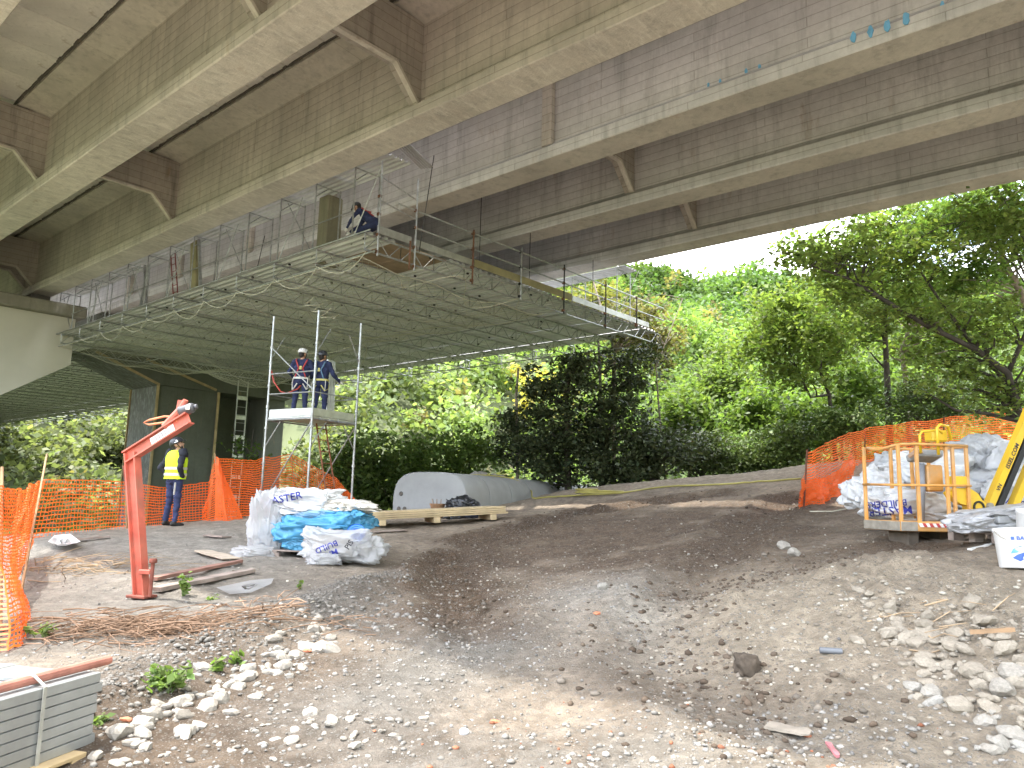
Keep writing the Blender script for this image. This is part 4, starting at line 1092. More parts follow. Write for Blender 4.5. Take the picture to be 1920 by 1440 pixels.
o2 = lump('film_fold', (bb.x + .35, bb.y, bb.z + .10), (.30, .2, .15), 63, plastic('navy_film', (.03, .04, .07), 1., .35, 0), o, 0, n=4, amp=.3, fold=.3)
ground_board((792, 968), (802, 958), .14, .02, M_OLDR, 'small rust coloured scrap board left of the bucket', .05)

# ------------------------------------------------------------------ concrete culvert
M_CULV = plain('culvert_concrete', (.31, .315, .31), .75, var=.12, scale=1.5, bump=.12, dirt=(.22, .22, .20), dirtamt=.4)
fx, fy = at(806, 930, 20.6).x, 20.6
e = at(1100, 917, 35.0)
ax = Vector((e.x - fx, e.y - fy - .5, 0)); LC = ax.length; ang = math.atan2(ax.y, ax.x)
zb = gz(fx, fy) - .15
cv = thing('concrete_culvert', 'long grey concrete culvert with rounded top, half buried behind the timber stack', 'culvert', (fx, fy, zb), ang)
W_, H_ = 1.12, 1.30
prof = []
for k in range(33):
    t = PI * k / 32; cx, sz_ = math.cos(t), math.sin(t); ex = .52
    prof.append((W_ * math.copysign(abs(cx) ** ex, cx), .42 + (H_ - .42) * abs(sz_) ** .72))
prof = [(W_, 0)] + prof + [(-W_, 0)]
segs = [0, 1.55, 3.2, 4.9, 7.4, 10., LC]
for i in range(len(segs) - 1):
    m = MB(); k0, k1 = segs[i], segs[i + 1] - .02; n = len(prof)
    xs_ = [k0, k0 + .05, k1 - .03, k1]; sc_ = [.972 if i == 0 else .997, 1.0, 1.0, .997]
    vs = [(x, u * s_, w * s_ if w > 0 else w) for x, s_ in zip(xs_, sc_) for u, w in prof]
    fs = [(j * n + q, j * n + q + 1, (j + 1) * n + q + 1, (j + 1) * n + q) for j in range(3) for q in range(n - 1)] + [tuple(reversed(range(n))), tuple(3 * n + q for q in range(n))]
    m._add(vs, fs); o = m.build('culvert_segment', M_CULV, cv)
    o.data.polygons.foreach_set('use_smooth', [len(p.vertices) == 4 for p in o.data.polygons])
    o.location.z = .008 * (i % 2)
for y in (.85, ): m = MB(); m.lathe([(0, -.01), (.05, -.01), (.06, .0), (.05, .012), (0, .012)], (-.012, y, .70), 12, Euler((0, R(90), 0)).to_matrix()); m.build('lifting_socket', M_DARKC, cv)
for y in (.9, .72): m = MB(); m.lathe([(0, -.01), (.05, -.01), (.06, .0), (.05, .012), (0, .012)], (-.012, y, .30), 12, Euler((0, R(90), 0)).to_matrix()); m.build('lifting_socket', M_DARKC, cv)

# yellow hose over the culvert and along the crest of the road
M_HOSE = plain('yellow_hose', (.34, .30, .08), .5, var=.2, scale=2, bump=0)
pts = []
def cul(x, y, w): 
    return Matrix.Rotation(ang, 3, 'Z') @ Vector((x, y, 0)) + Vector((fx, fy, zb + w))
for x, y, w in ((3.0, .3, 1.33), (3.8, -.3, 1.33), (4.5, -.75, 1.22), (5.0, -1.05, .92)): pts.append(cul(x, y, w))
for px, py in ((1000, 936), (1040, 934), (1085, 931), (1130, 929), (1170, 926), (1215, 919), (1260, 914), (1310, 912), (1380, 909), (1450, 904), (1510, 899)): pts.append(G(px, py, .03))
cr = []
for i in range(len(pts) - 1):
    p0, p1, p2, p3 = pts[max(i - 1, 0)], pts[i], pts[i + 1], pts[min(i + 2, len(pts) - 1)]
    for k in range(5):
        t = k / 5; q = .5 * ((2 * p1) + (p2 - p0) * t + (2 * p0 - 5 * p1 + 4 * p2 - p3) * t * t + (3 * p1 - p0 - 3 * p2 + p3) * t ** 3)
        q.z = max(q.z, gz(q.x, q.y) + .025); cr.append(q)
c0 = cr[0].copy(); m = MB(); m.tube([p - c0 for p in cr], .024, 6); o = m.build('hose', M_HOSE, smooth=True); o.location = c0
tag(o, 'yellow hose running over the culvert and along the crest of the dirt road', 'hose')
cc = G(1125, 930, .03); m = MB()
m.tube([Vector((.62 * math.cos(t * 1.9) * (1 + .05 * math.sin(t)), .5 * math.sin(t * 1.9), .02 + .012 * t)) for t in np.linspace(0, 9, 60)], .022, 6)
o = m.build('hose_coil', M_HOSE, smooth=True); o.location = cc; tag(o, 'loose coil of yellow hose on the dirt beside the culvert', 'hose')
# rubble and rags lying on top of the culvert
for i, (x, y, r_) in enumerate(((4.0, .45, .16), (4.5, .5, .2), (5.2, .35, .15), (5.9, .4, .13))):
    p = cul(x, y, 1.25 + .08); o = lump('rubble_lump', p, (r_ * 1.3, r_, r_ * .8), 70 + i, plain('rubble_grey', (.30, .28, .25), .9), None, i, n=3, smooth=False, flatten=False, fold=.3)
    tag(o, 'grey rubble lump lying on top of the concrete culvert', 'rubble', 'rubble on the culvert')

# ------------------------------------------------------------------ lift basket with boom
M_BASK = plain('basket_orange_paint', (.62, .30, .07), .5, .0, var=.18, scale=6, bump=.06, dirt=(.40, .33, .24), dirtamt=.55)
M_YEL = plain('boom_yellow_paint', (.70, .44, .02), .42, var=.08, scale=3, bump=.03, dirt=(.42, .30, .08), dirtamt=.3)
M_WORN = plain('worn_grey_steel', (.33, .30, .25), .6, .4, var=.25, scale=9)
M_STRW = plain('hazard_white', (.75, .72, .68), .5, bump=0, var=.08)
M_STRR = plain('hazard_red', (.50, .06, .06), .5, bump=0, var=.08)
bo = at(1690, 994, 9.9); bz = bo.z
bsk = thing('lift_basket', 'orange rail basket of an aerial lift with worn floor tray and hazard stripes', 'lift basket', (bo.x, bo.y, bz), R(10))
# local: x along the long side, y into depth; front left corner at the origin
LX, LY, BH = 1.08, .78, 1.12
m = MB(); m.cbox((LX / 2, LY / 2, .05), (LX, LY, .13), .012); m.build('floor_tray', M_BASK, bsk)
m = MB(); m.cbox((-.004, LY / 2, .05), (.014, LY - .03, .12), .004); m.build('worn_end_plate', M_WORN, bsk)
m = MB(); m.cbox((.12, -.004, .05), (.24, .012, .12), .004); m.build('worn_corner_plate', M_WORN, bsk)
for k in range(12):
    x = .28 + k * .05; m = MB(); m.prism([(x, .045), (x + .055, .045), (x + .025, .095), (x - .03, .095)], lambda u, w, t: (u, t, w), -.010, -.001); m.build('hazard_stripe', M_STRW if k % 2 == 0 else M_STRR, bsk)
def rail(nm, pts, r=.019, mt=M_BASK):
    m = MB(); m.tube(pts, r, 8); return m.build(nm, mt, bsk, smooth=True)
def post(x, y, h=BH):
    m = MB(); m.cbox((x, y, .11 + (h - .11) / 2), (.042, .042, h - .11), .006); return m.build('post', M_BASK, bsk)
for x, y in ((.03, .03), (.03, LY - .03), (.30, .03), (LX - .30, LY - .03), (.45, LY - .03), (.74, .03), (.84, .03), (LX - .03, .03), (LX - .03, LY - .03)): post(x, y)
rail('top_rail', [(.60, LY - .03, BH), (.25, LY - .03, BH), (.06, LY - .06, BH - .01), (.0, LY * .62, BH - .05), (-.02, LY * .4, BH - .06), (.0, .10, BH - .02), (.08, .02, BH), (.3, .0, BH + .01), (LX - .03, .0, BH + .01)])
rail('top_rail', [(.60, LY - .03, BH), (LX - .03, LY - .03, BH), (LX - .03, .0, BH)])
rail('mid_rail', [(.0, LY - .03, .60), (.0, .02, .58), (LX, .01, .60)], .016)
rail('mid_rail', [(.0, LY - .03, .60), (LX, LY - .03, .62)], .016)
rail('rail_loop', [(.42, .10, BH - .1), (.42, .10, BH + .14), (.46, .10, BH + .19), (.72, .10, BH + .22), (.77, .10, BH + .18)], .018, M_YEL)
rail('rail_loop', [(.64, .04, BH - .12), (.64, .04, BH + .24), (.69, .04, BH + .29), (.94, .2, BH + .29), (.98, .2, BH + .1)], .020, M_YEL)
m = MB(); m.cbox((.86, .34, BH + .16), (.24, .18, .16), .02); m.build('control_cover', M_YEL, bsk)
m = MB(); m.cbox((.68, .36, BH - .12), (.40, .26, .10), .02, rot=(R(-20), 0, 0)); m.build('control_panel', plain('panel_grey', (.30, .31, .31), .6), bsk)
m = MB(); m.cbox((.50, .30, BH - .10), (.10, .2, .05), .01, rot=(R(-20), 0, 0)); m.build('document_box', plain('tan_box', (.42, .28, .18), .7), bsk)
m = MB(); m.cbox((.78, .40, .70), (.24, .24, .36), .02); m.build('control_box', M_BASK, bsk)
m = MB()
m.tube([(.62, .36, BH - .22), (.61, .36, .55), (.60, .40, .12)], .05, 8); m.build('hose_bundle', plain('grey_conduit', (.20, .21, .23), .6), bsk, smooth=True)
# boom: mounting bracket, knuckle and the twin arms
bw_ = Matrix.Rotation(R(10), 3, 'Z') @ Vector((-.24, 0, 0))
bm_ = thing('lift_boom', 'yellow folding boom with lettering carrying the orange lift basket', 'lift boom', (bo.x + bw_.x, bo.y + bw_.y, bz), R(10))
def plate(parent, poly, y0, y1, mt, nm):
    m = MB(); m.prism(poly, lambda u, w, t: (u, t, w), y0, y1); return m.build(nm, mt, parent)
plate(bm_, [(1.02, .50), (1.10, .56), (1.32, .58), (1.46, .50), (1.52, .40), (1.50, .30), (1.38, .32), (1.18, .36), (1.06, .44)], .05, .17, M_YEL, 'mounting_arm')
kn = [(1.30, .42), (1.40, .46), (1.52, .40), (1.57, .30)] + [(1.44 + .07 * math.cos(t), .05 + .07 * math.sin(t)) for t in np.linspace(.9, -1.4, 8)] + [(1.48, -.02), (1.33, -.02)]
plate(bm_, [(1.30, .40), (1.42, .45), (1.54, .40), (1.60, .30), (1.52, .20), (1.46, .10), (1.47, -.02), (1.33, -.02), (1.32, .2)], .04, .18, M_YEL, 'knuckle')
m = MB(); m.lathe([(.062, -.01), (.085, -.01), (.085, .012), (.062, .012), (.062, -.01)], (1.44, .035, .32), 20, Euler((R(90), 0, 0)).to_matrix()); m.build('knuckle_opening', M_BLACK, bm_)
m = MB(); m.lathe([(0, -.01), (.045, -.01), (.045, .03), (0, .03)], (1.60, .03, .34), 16, Euler((R(90), 0, 0)).to_matrix()); m.build('pivot_pin', M_WORN, bm_)
dA = Vector((.50, .02, .86)).normalized(); pA = Vector((1.62, .10, .30))
m = MB(); m.bar(pA, pA + dA * 2.6, .10, .10, up=(0, 1, 0)); arm = m.build('upper_arm', M_YEL, bm_)
pB = Vector((1.80, .10, -.05)); m = MB(); m.bar(pB, pB + dA * 2.8, .10, .10, up=(0, 1, 0)); m.build('lower_arm', M_YEL, bm_)
q_ = pA + dA * 2.55; plate(bm_, [(q_.x - .09, q_.z - .1), (q_.x + .30, q_.z - .16), (q_.x + .42, q_.z + .08), (q_.x + .3, q_.z + .26), (q_.x + .0, q_.z + .2)], .02, .19, M_YEL, 'end_knuckle')
m = MB(); pc = pA + Vector((.14, .0, .0)); m.bar(pc + dA * .05, pc + dA * 2.4, .08, .10, up=(0, 1, 0)); m.build('ram', M_BLACK, bm_)
m = MB(); m.tube([pA + Vector((.05, -.02, -.03)), pA + Vector((.12, -.03, -.06)), pA + Vector((.20, -.03, .05)), pA + Vector((.26, -.03, .3))], .018, 6); m.build('hydraulic_hose', M_BLACK, bm_, smooth=True)
m = MB(); m.cbox((1.20, .10, .66), (.22, .16, .13), .015); m.build('valve_box', M_YEL, bm_)
m = MB(); m.cbox((1.22, .10, .06), (.16, .16, .16), .01); m.build('step_box', M_BASK, bm_)
for body, d_, sz_ in (('VN', .34, .075), ('ISSEL.COM', .84, .085)):
    me = text_mesh(body, sz_, .001, .002); me.materials.clear(); me.materials.append(M_INKK)
    o = link('lettering', me, arm); x_ = dA; z_ = Vector((0, -1, 0)); y_ = z_.cross(x_)
    mm = Matrix((x_, y_, z_)).transposed().to_4x4(); mm.translation = pA + dA * d_ + Vector((0, -.056, 0)); me.transform(mm)
# support blocks under the tray
for i, (x, y) in enumerate(((.25, .3), (.8, .4))):
    w = bsk.matrix_basis @ Vector((x, y, 0)); g = gz(w.x, w.y); h = bz - .015 - g
    if h > .02:
        m = MB(); m.cbox((0, 0, h / 2 - .02), (.16, .4, h + .03), .01); o = m.build('timber_block', plain('dark_timber', (.10, .08, .06), .9)); o.location = (w.x, w.y, g); o.rotation_euler.z = R(10); tag(o, ('dark timber block under the worn end of the lift basket', 'dark timber block under the striped side of the lift basket')[i], 'timber')

# ------------------------------------------------------------------ heap of waste bags behind the basket
def bagat(px, py, dep, rad, seed, mt, label, rz=0, tilt=0, n=5, **kw):
    p = at(px, py, dep); o = lump('waste_bag', p, rad, seed, mt, None, rz, .03, tilt, n=n, **{**dict(amp=.3, fold=.2, ffreq=3.6), **kw}); return tag(o, label, 'plastic bag')
bagA = bagat(1612, 925, 11.6, (.30, .25, .26), 201, M_WHITEBAG, 'small white plastic bag at the foot of the slumped orange netting', .3)
lump('knot', at(1632, 895, 11.6), (.12, .1, .18), 202, M_WHITEBAG, bagA, .2, n=4, fold=.3, flatten=False)
bagB = bagat(1690, 945, 11.0, (.60, .42, .26), 205, M_WHITEBAG, 'white plastic bag printed MASTER BUILDERS behind the basket posts', .1, n=6, fold=.12)
bagC = bagat(1660, 915, 11.5, (.24, .25, .26), 207, M_WHITEBAG, 'white bag with a yellow scrap leaning on the printed one', .5)
m = MB(); m.cbox((0, 0, 0), (.09, .03, .10), .01, rot=(0, R(20), 0)); o = m.build('yellow_scrap', plain('yellow_plastic', (.62, .5, .04), .5), bagC); o.location = at(1652, 927, 11.15) - bagC.location
bagat(1740, 890, 12.2, (.75, .5, .35), 211, M_WHITEBAG, 'pale swollen plastic bag on top of the heap behind the basket', .2, n=6)
bagat(1765, 935, 11.7, (.60, .4, .34), 213, M_GREYBAG, 'grey plastic bag slumped inside the shadow of the basket', -.2, n=6)
bagD = bagat(1850, 870, 12.6, (.62, .5, .42), 217, M_GREYBAG, 'grey wrinkled plastic bag at the top of the heap beside the boom', .3, n=6)
bagat(1820, 925, 12.0, (.60, .45, .35), 219, M_GREYBAG, 'grey plastic bag squeezed behind the yellow knuckle', 0, n=6)
bagat(1905, 868, 12.0, (.34, .4, .36), 223, M_WHITEBAG, 'rounded pale bag behind the yellow boom arms', .4)
bagE = bagat(1905, 930, 11.4, (.55, .4, .32), 227, M_WHITEBAG, 'white plastic bag with blue print between the boom arms', 0, n=6, fold=.12)
bagat(1690, 885, 13.0, (.5, .4, .35), 229, M_GREYBAG, 'grey plastic bag at the far side of the heap under the orange netting', .6)
text_on(bagB, 'MASTER', at(1668, 958, 10.9), .16, R(186), M_INK)
text_on(bagB, 'BUILDERS', at(1662, 945, 10.9), .12, R(186), M_INK)
text_on(bagE, 'MASTER', at(1906, 944, 11.2), .13, R(-14), M_INK)
dl = thing('drain_line', 'thin pale cord trailing from the white bags over the dirt', 'cord')
m = MB(); m.tube([G(px, py, .02) for px, py in ((1480, 957), (1520, 962), (1560, 961), (1590, 956), (1615, 948))], .010, 5); m.build('strand', M_ROPE, dl)

# ------------------------------------------------------------------ film-wrapped stack on a pallet and the white tubs
pp = at(1905, 1016, 8.7); pz = gz(pp.x, pp.y)
pallet('pallet', 'old wooden pallet under the film-wrapped sheets beside the white tubs', (pp.x + .25, pp.y + .35, pz - .01), R(8), 1.2, .8, M_OLDW)
st = thing('wrapped_stack', 'stack of flat sheets wrapped in grey film on the pallet beside the lift basket', 'wrapped stack', (pp.x + .2, pp.y + .3, pz + .14))
lump('lower_layer', (pp.x + .25, pp.y + .3, pz + .20), (.66, .42, .10), 301, M_GREYBAG, st, R(6), n=6, amp=.2, fold=.14, sq=.5, flat=(1, 1, 1), flatten=False)
lump('upper_layer', (pp.x + .20, pp.y + .3, pz + .34), (.70, .40, .10), 305, plastic('milky_film', (.52, .52, .53), .95, .3, .2), st, R(10), tilt=R(-9), n=6, amp=.25, fold=.2, sq=.5, ffreq=3, flat=(.5, 1.6, 1), flatten=False)
lump('film_nose', (pp.x - .42, pp.y + .12, pz + .20), (.24, .25, .10), 307, MATS['milky_film'], st, 0, tilt=R(-12), n=5, amp=.2, fold=.2, flatten=False)
for lay in range(2):
    m = MB(); m.cbox((.05, 0, .02 + lay * .12), (1.15, .72, .09), .01, rot=(0, R(-2) * lay, R(8))); m.build('sheet_pack', M_GREYBAG, st)
M_TUB = plain('white_tub_plastic', (.74, .74, .73), .4, var=.05, bump=.02)
M_TUBB = plain('tub_print_blue', (.05, .12, .50), .5, bump=0, var=.1)
M_TUBT = plain('tub_print_teal', (.12, .34, .40), .5, bump=0, var=.1)
def tub(px, py, dep, label, rz, sc=1.0, tilt=0.0, art=True):
    p = at(px, py, dep); z = gz(p.x, p.y)
    t = thing('plastic_tub', label, 'tub', (p.x, p.y, z - .01), rz); t.rotation_euler = (tilt, 0, rz); t.scale = (sc,) * 3
    m = MB(); m.lathe([(.135, 0), (.145, .01), (.165, .33), (.172, .335), (.172, .37), (.155, .37), (.13, .02), (0, .02)], (0, 0, 0), 28); m.build('body', M_TUB, t, smooth=True)
    m = MB()
    m.tube([(.17 * math.cos(a), -.02 - .12 * math.sin(a), .34 - .11 * math.sin(a)) for a in np.linspace(0, PI, 14)], .004, 5); m.build('handle', M_WORN, t)
    def wrap(poly, mt, nm):
        m = MB(); vs = []
        for u, w in poly:
            r_ = .147 + .02 * (w / .33) + .003; vs.append((r_ * math.sin(u / .155), -r_ * math.cos(u / .155), w))
        m._add(vs, [tuple(range(len(vs)))]); m.build(nm, mt, t)
    if art:
        wrap([(-.09, .09), (-.03, .06), (.05, .11), (.07, .17), (.0, .14), (-.05, .12)], M_TUBB, 'print')
        wrap([(-.10, .13), (-.05, .14), (.0, .165), (.06, .20), (-.02, .20), (-.08, .17)], M_TUBT, 'print')
    else:
        wrap([(-.05, .10), (.06, .10), (.06, .18), (-.05, .18)], plain('pale_print', (.35, .42, .60), .5, bump=0), 'print')
        wrap([(-.08, .05), (.08, .05), (.08, .07), (-.08, .07)], M_TUBB, 'print')
    me = text_mesh('BASF', .05, 0, .001); bm = bmesh.new(); bm.from_mesh(me)
    for v in bm.verts:
        u, w = v.co.x + .01, v.co.y + .27; r_ = .147 + .02 * (w / .33) + .003; v.co = Vector((r_ * math.sin(u / .155), -r_ * math.cos(u / .155), w))
    bm.to_mesh(me); bm.free(); me.materials.clear(); me.materials.append(M_TUBB); link('lettering', me, t)
    wrap([(-.085, .255), (-.06, .255), (-.06, .285), (-.085, .285)], M_TUBB, 'emblem')
    return t
tub(1905, 1030, 7.6, 'white plastic tub with blue and teal print, beside the film-wrapped stack', R(-10), 1.05, R(-6))
tub(1950, 1040, 7.5, 'white plastic tub with pale blue print, standing in front of the other tubs', R(10), 1.0, 0, False)
tub(1935, 985, 8.3, 'white plastic tub leaning behind the printed ones', R(25), 1.1, R(8), False)
ob = ground_board((1818, 1034), (1872, 1020), .05, .02, M_STICKER, 'pale split pipe lying at the foot of the white tubs', .0)

# ------------------------------------------------------------------ bundle of galvanised planks on a pallet (left foreground)
M_ZINC = plain('galvanised_plank', (.38, .40, .40), .42, .6, var=.18, scale=4, bump=.05, dirt=(.22, .21, .19), dirtamt=.7)
M_STRAP = plain('packing_strap', (.36, .36, .32), .6, bump=0)
M_REDP = plain('old_red_tube', (.36, .15, .11), .65, .1, var=.3, scale=7)
e0 = at(179, 1392, 4.55); dirp = (at(-330, 1600, 3.15) - e0); dirp.z = 0; dirp.normalize()
gpz = gz(e0.x, e0.y)
# local x points along the planks away from the visible end, local y to the far side
rzp = math.atan2(dirp.y, dirp.x)
BZ = e0.z
bd = thing('plank_bundle', 'strapped bundle of galvanised scaffold planks with red tubes on top, on a new pallet', 'plank bundle', (e0.x, e0.y, BZ), rzp)
far = -1.0
LP_, WP, TPk = 2.6, .30, .058
rr = random.Random(9)
src = None
for lay in range(7):
    for k in range(3):
        y = far * (.16 + k * .315); x0 = rr.uniform(-.03, .03)
        if src is None:
            m = MB(); w2 = WP / 2
            m.prism([(-w2, 0), (w2, 0), (w2, .05), (w2 - .012, .054), (w2 * .3, .050), (-w2 * .3, .050), (-w2 + .012, .054), (-w2, .05)], lambda u, w, t: (t, u, w), 0, LP_)
            src = m.build('plank', M_ZINC, bd); src.location = (x0, y, lay * TPk)
        else: inst(src, bd, (x0, y, lay * TPk + (.0)))
hp_ = 7 * TPk
for x in (.42,):
    m = MB(); m.bar((x, .004, -.005), (x, .004, hp_ + .004), .024, .004, up=(0, 1, 0)); m.build('strap', M_STRAP, bd)
    m = MB(); m.tube([(x, .01, hp_), (x + .0, -.08, hp_ + .055), (x - .02, -.30, hp_ + .03), (x + .0, -.62, hp_ + .05), (x, -.95, hp_ + .02)], .008, 5); m.build('strap', M_STRAP, bd)
for y, x0, tilt in ((-.10, -.16, .0), (-.78, .05, .0)):
    m = MB(); m.tube([(x0, y, hp_ + .03), (x0 + 2.6, y - .02, hp_ + .03)], .028, 10); m.build('red_tube', M_REDP, bd)
m = MB(); m.bar((.35, -.1, hp_ + .01), (.36, -.92, hp_ + .012), .05, .02); m.build('cross_batten', M_ZINC, bd)
pb = bd.matrix_basis
pl_c = Matrix.Rotation(rzp, 3, 'Z') @ Vector((.72, -.40, 0)) + Vector((e0.x, e0.y, 0))
hpal = .16
pt = pallet('pallet', 'new yellow pine pallet under the bundle of galvanised planks', (pl_c.x, pl_c.y, BZ - .146), rzp, 1.15, .95, M_PALW)
g_ = gz(pl_c.x, pl_c.y)
# bearers raise the pallet to the bundle where the ground falls away
for i, x in enumerate((-.45, .45)):
    q = Matrix.Rotation(rzp, 3, 'Z') @ Vector((x, 0, 0)) + pl_c; g = gz(q.x, q.y); h = BZ - .146 - g
    if h > .01:
        m = MB(); m.cbox((0, 0, h / 2 - .01), (.1, .9, h + .02), .005); o = m.build('timber_bearer', M_PALW); o.location = (q.x, q.y, g); o.rotation_euler.z = rzp
        tag(o, ('pine bearer under the near end of the plank pallet', 'pine bearer under the far end of the plank pallet')[i], 'timber')
print('bundle z', BZ, 'ground', g_)

# ------------------------------------------------------------------ people
M_SKIN = plain('skin', (.42, .24, .16), .55, var=.1, scale=20, bump=0)
M_NAVY = plain('navy_workwear', (.022, .030, .085), .85, var=.3, scale=9, bump=.3)
M_DSHIRT = plain('dark_shirt', (.014, .016, .026), .85, var=.2, bump=.2)
M_VEST = plain('yellow_vest_fabric', (.62, .86, .02), .7, var=.08, scale=6, bump=.2)
M_REFL = plain('reflective_tape', (.58, .58, .54), .35, .2, var=.05, bump=0)
M_SHOE = plain('black_shoe', (.015, .014, .014), .6, bump=0)
M_HAIR = plain('dark_hair', (.018, .012, .010), .7, bump=0)
M_GLOVE = plain('pale_glove', (.62, .60, .55), .8, bump=.1)
M_HWHITE = plain('white_helmet_shell', (.72, .72, .70), .3, var=.05, bump=0)
M_HDARK = plain('dark_helmet_shell', (.035, .037, .045), .3, var=.1, bump=0)
M_STRAPR = plain('red_harness', (.42, .05, .05), .7, bump=0)
M_STRAPB = plain('blue_harness', (.12, .22, .34), .7, bump=0)
M_STRAPY = plain('yellow_harness', (.55, .50, .16), .7, bump=0)
def capsule(m, p, r0, q, r1, n=12):
    p = Vector(p); q = Vector(q); d = q - p; L = max(d.length, 1e-5); rot = d.to_track_quat('Z', 'Y').to_matrix()
    prof = [(0, -r0)] + [(r0 * math.cos(a), r0 * math.sin(a)) for a in (-1.2, -.7, -.3)] + [(r0, 0), (r1, L)] + [(r1 * math.cos(a), L + r1 * math.sin(a)) for a in (.3, .7, 1.2)] + [(0, L + r1)]
    m.lathe(prof, p, n, rot)
def hand(caps, wrist, dirv, side, curl, tag_):
    """palm, four fingers of different length with a bend, thumb off the palm's side"""
    w = Vector(wrist); d = Vector(dirv).normalized(); s = Vector(side).normalized(); s = (s - d * s.dot(d)).normalized(); c = d.cross(s).normalized()
    caps.append((w, .026, w + d * .045, .030, tag_))
    for k in (-1, 0, 1): caps.append((w + d * .03 + s * k * .016, .019, w + d * .085 + s * k * .022, .017, tag_))
    for k, L in ((-1.5, .062), (-.5, .076), (.5, .072), (1.5, .055)):
        b = w + d * .085 + s * k * .019; mdd = b + (d * math.cos(curl * .5) + c * math.sin(curl * .5)) * L * .55; e_ = mdd + (d * math.cos(curl * 1.3) + c * math.sin(curl * 1.3)) * L * .45
        caps.append((b, .0095, mdd, .009, tag_)); caps.append((mdd, .009, e_, .008, tag_))
    b = w + d * .03 - s * .032; caps.append((b, .012, b + (d * .75 - s * .5 + c * .3).normalized() * .04, .011, tag_)); b2 = b + (d * .75 - s * .5 + c * .3).normalized() * .04
    caps.append((b2, .011, b2 + (d * .9 + c * .35).normalized() * .03, .009, tag_))
def person(label, loc, rz, J, mats, voxel=.014, glove=False, lean=0):
    """J: joint positions in metres, x to the person's right, y forward, z up"""
    t = thing('person', label, 'person', loc, rz); V = {k: Vector(v) for k, v in J.items() if k[0] != '_'}
    C = []
    pel, ch, nk, hd = V['pelvis'], V['chest'], V['neck'], V['head']
    hr = (V['hipR'] - V['hipL']).normalized(); sr = (V['shR'] - V['shL']).normalized()
    C += [(V['hipL'] + hr * .03, .115, V['hipR'] - hr * .03, .115, 'leg'), (pel + Vector((0, -.03, -.02)), .12, pel + Vector((0, .01, .06)), .125, 'leg')]
    mid = pel.lerp(ch, .5)
    for k in (-1, 1):
        C.append((pel + hr * .055 * k + Vector((0, 0, .08)), .118, mid + hr * .06 * k, .118, 'top')); C.append((mid + hr * .06 * k, .118, ch + sr * .075 * k, .125, 'top'))
    C += [(V['shL'] + sr * .05, .080, V['shR'] - sr * .05, .080, 'top'), (ch + Vector((0, 0, -.02)), .13, nk - (nk - ch).normalized() * .10, .095, 'top'), (nk - (nk - ch).normalized() * .06, .062, hd - (hd - nk).normalized() * .05, .055, 'skin')]
    for s in 'LR':
        C += [(V['hip' + s], .098, V['knee' + s], .066, 'leg'), (V['knee' + s], .066, V['ank' + s] + Vector((0, 0, .04)), .054, 'leg')]
        fd = Vector(J.get('_foot' + s, (0, 1, 0))).normalized(); a = V['ank' + s]
        C += [(a + Vector((0, 0, -.02)), .044, a - fd * .05 + Vector((0, 0, -.045)), .042, 'shoe'), (a - fd * .04 + Vector((0, 0, -.048)), .040, a + fd * .10 + Vector((0, 0, -.052)), .042, 'shoe'), (a + fd * .10 + Vector((0, 0, -.052)), .044, a + fd * .16 + Vector((0, 0, -.058)), .034, 'shoe')]
        sh = V['sh' + s]; C += [(sh, .068, V['elb' + s], .050, 'slv'), (V['elb' + s], .049, V['wri' + s], .036, 'slv')]
        d = (V['wri' + s] - V['elb' + s]).normalized(); d = Vector(J.get('_hand' + s, d)).normalized()
        hand(C, V['wri' + s], d, J.get('_palm' + s, (1, 0, 0)), J.get('_curl' + s, .5), 'glove' if glove else 'skin')
    f = Vector(J.get('_look', (0, 1, 0))).normalized(); r_ = f.cross(Vector((0, 0, 1))).normalized(); u = r_.cross(f).normalized()
    def H(x, y, z): return hd + r_ * x + f * y + u * z
    C += [(H(0, -.02, .03), .088, H(0, .015, .045), .085, 'skin'), (H(0, .03, -.02), .070, H(0, .045, -.085), .042, 'skin'), (H(-.03, .05, -.075), .030, H(.03, .05, -.075), .030, 'hair' if J.get('_beard') else 'skin'),
          (H(0, .085, .015), .012, H(0, .112, -.025), .016, 'skin'), (H(-.025, .083, -.06), .010, H(.025, .083, -.06), .010, 'skin'), (H(-.05, .072, .035), .014, H(.05, .072, .035), .014, 'skin')]
    for k in (-1, 1): C += [(H(.082 * k, -.005, .02), .016, H(.085 * k, -.012, -.02), .012, 'skin'), (H(.033 * k, .084, .02), .011, H(.034 * k, .085, .02), .011, 'hair')]
    C += [(H(0, -.05, .03), .085, H(0, -.055, -.03), .068, 'hair')]
    m = MB()
    for p, r0, q, r1, tg in C: capsule(m, p, r0, q, r1, 10)
    me = m.mesh('body_tmp'); tmp = bpy.data.objects.new('tmp', me); COL.objects.link(tmp)
    md = tmp.modifiers.new('r', 'REMESH'); md.mode = 'VOXEL'; md.voxel_size = voxel; md.use_smooth_shade = True
    md2 = tmp.modifiers.new('s', 'SMOOTH'); md2.iterations = 3; md2.factor = .5
    dg = bpy.context.evaluated_depsgraph_get(); body = bpy.data.meshes.new_from_object(tmp.evaluated_get(dg))
    bpy.data.objects.remove(tmp); bpy.data.meshes.remove(me)
    n = len(body.vertices); co = np.empty(n * 3); body.vertices.foreach_get('co', co); co = co.reshape(-1, 3)
    best = np.full(n, 9.); idx = np.zeros(n, int)
    for k, (p, r0, q, r1, tg) in enumerate(C):
        p = np.array(p); q = np.array(q); d = q - p; L2 = max(1e-9, d @ d); tt = np.clip((co - p) @ d / L2, 0, 1)
        ds = np.linalg.norm(co - p - tt[:, None] * d, axis=1) - (r0 + (r1 - r0) * tt); mk = ds < best; best[mk] = ds[mk]; idx[mk] = k
    tags = np.array([c[4] for c in C])[idx]
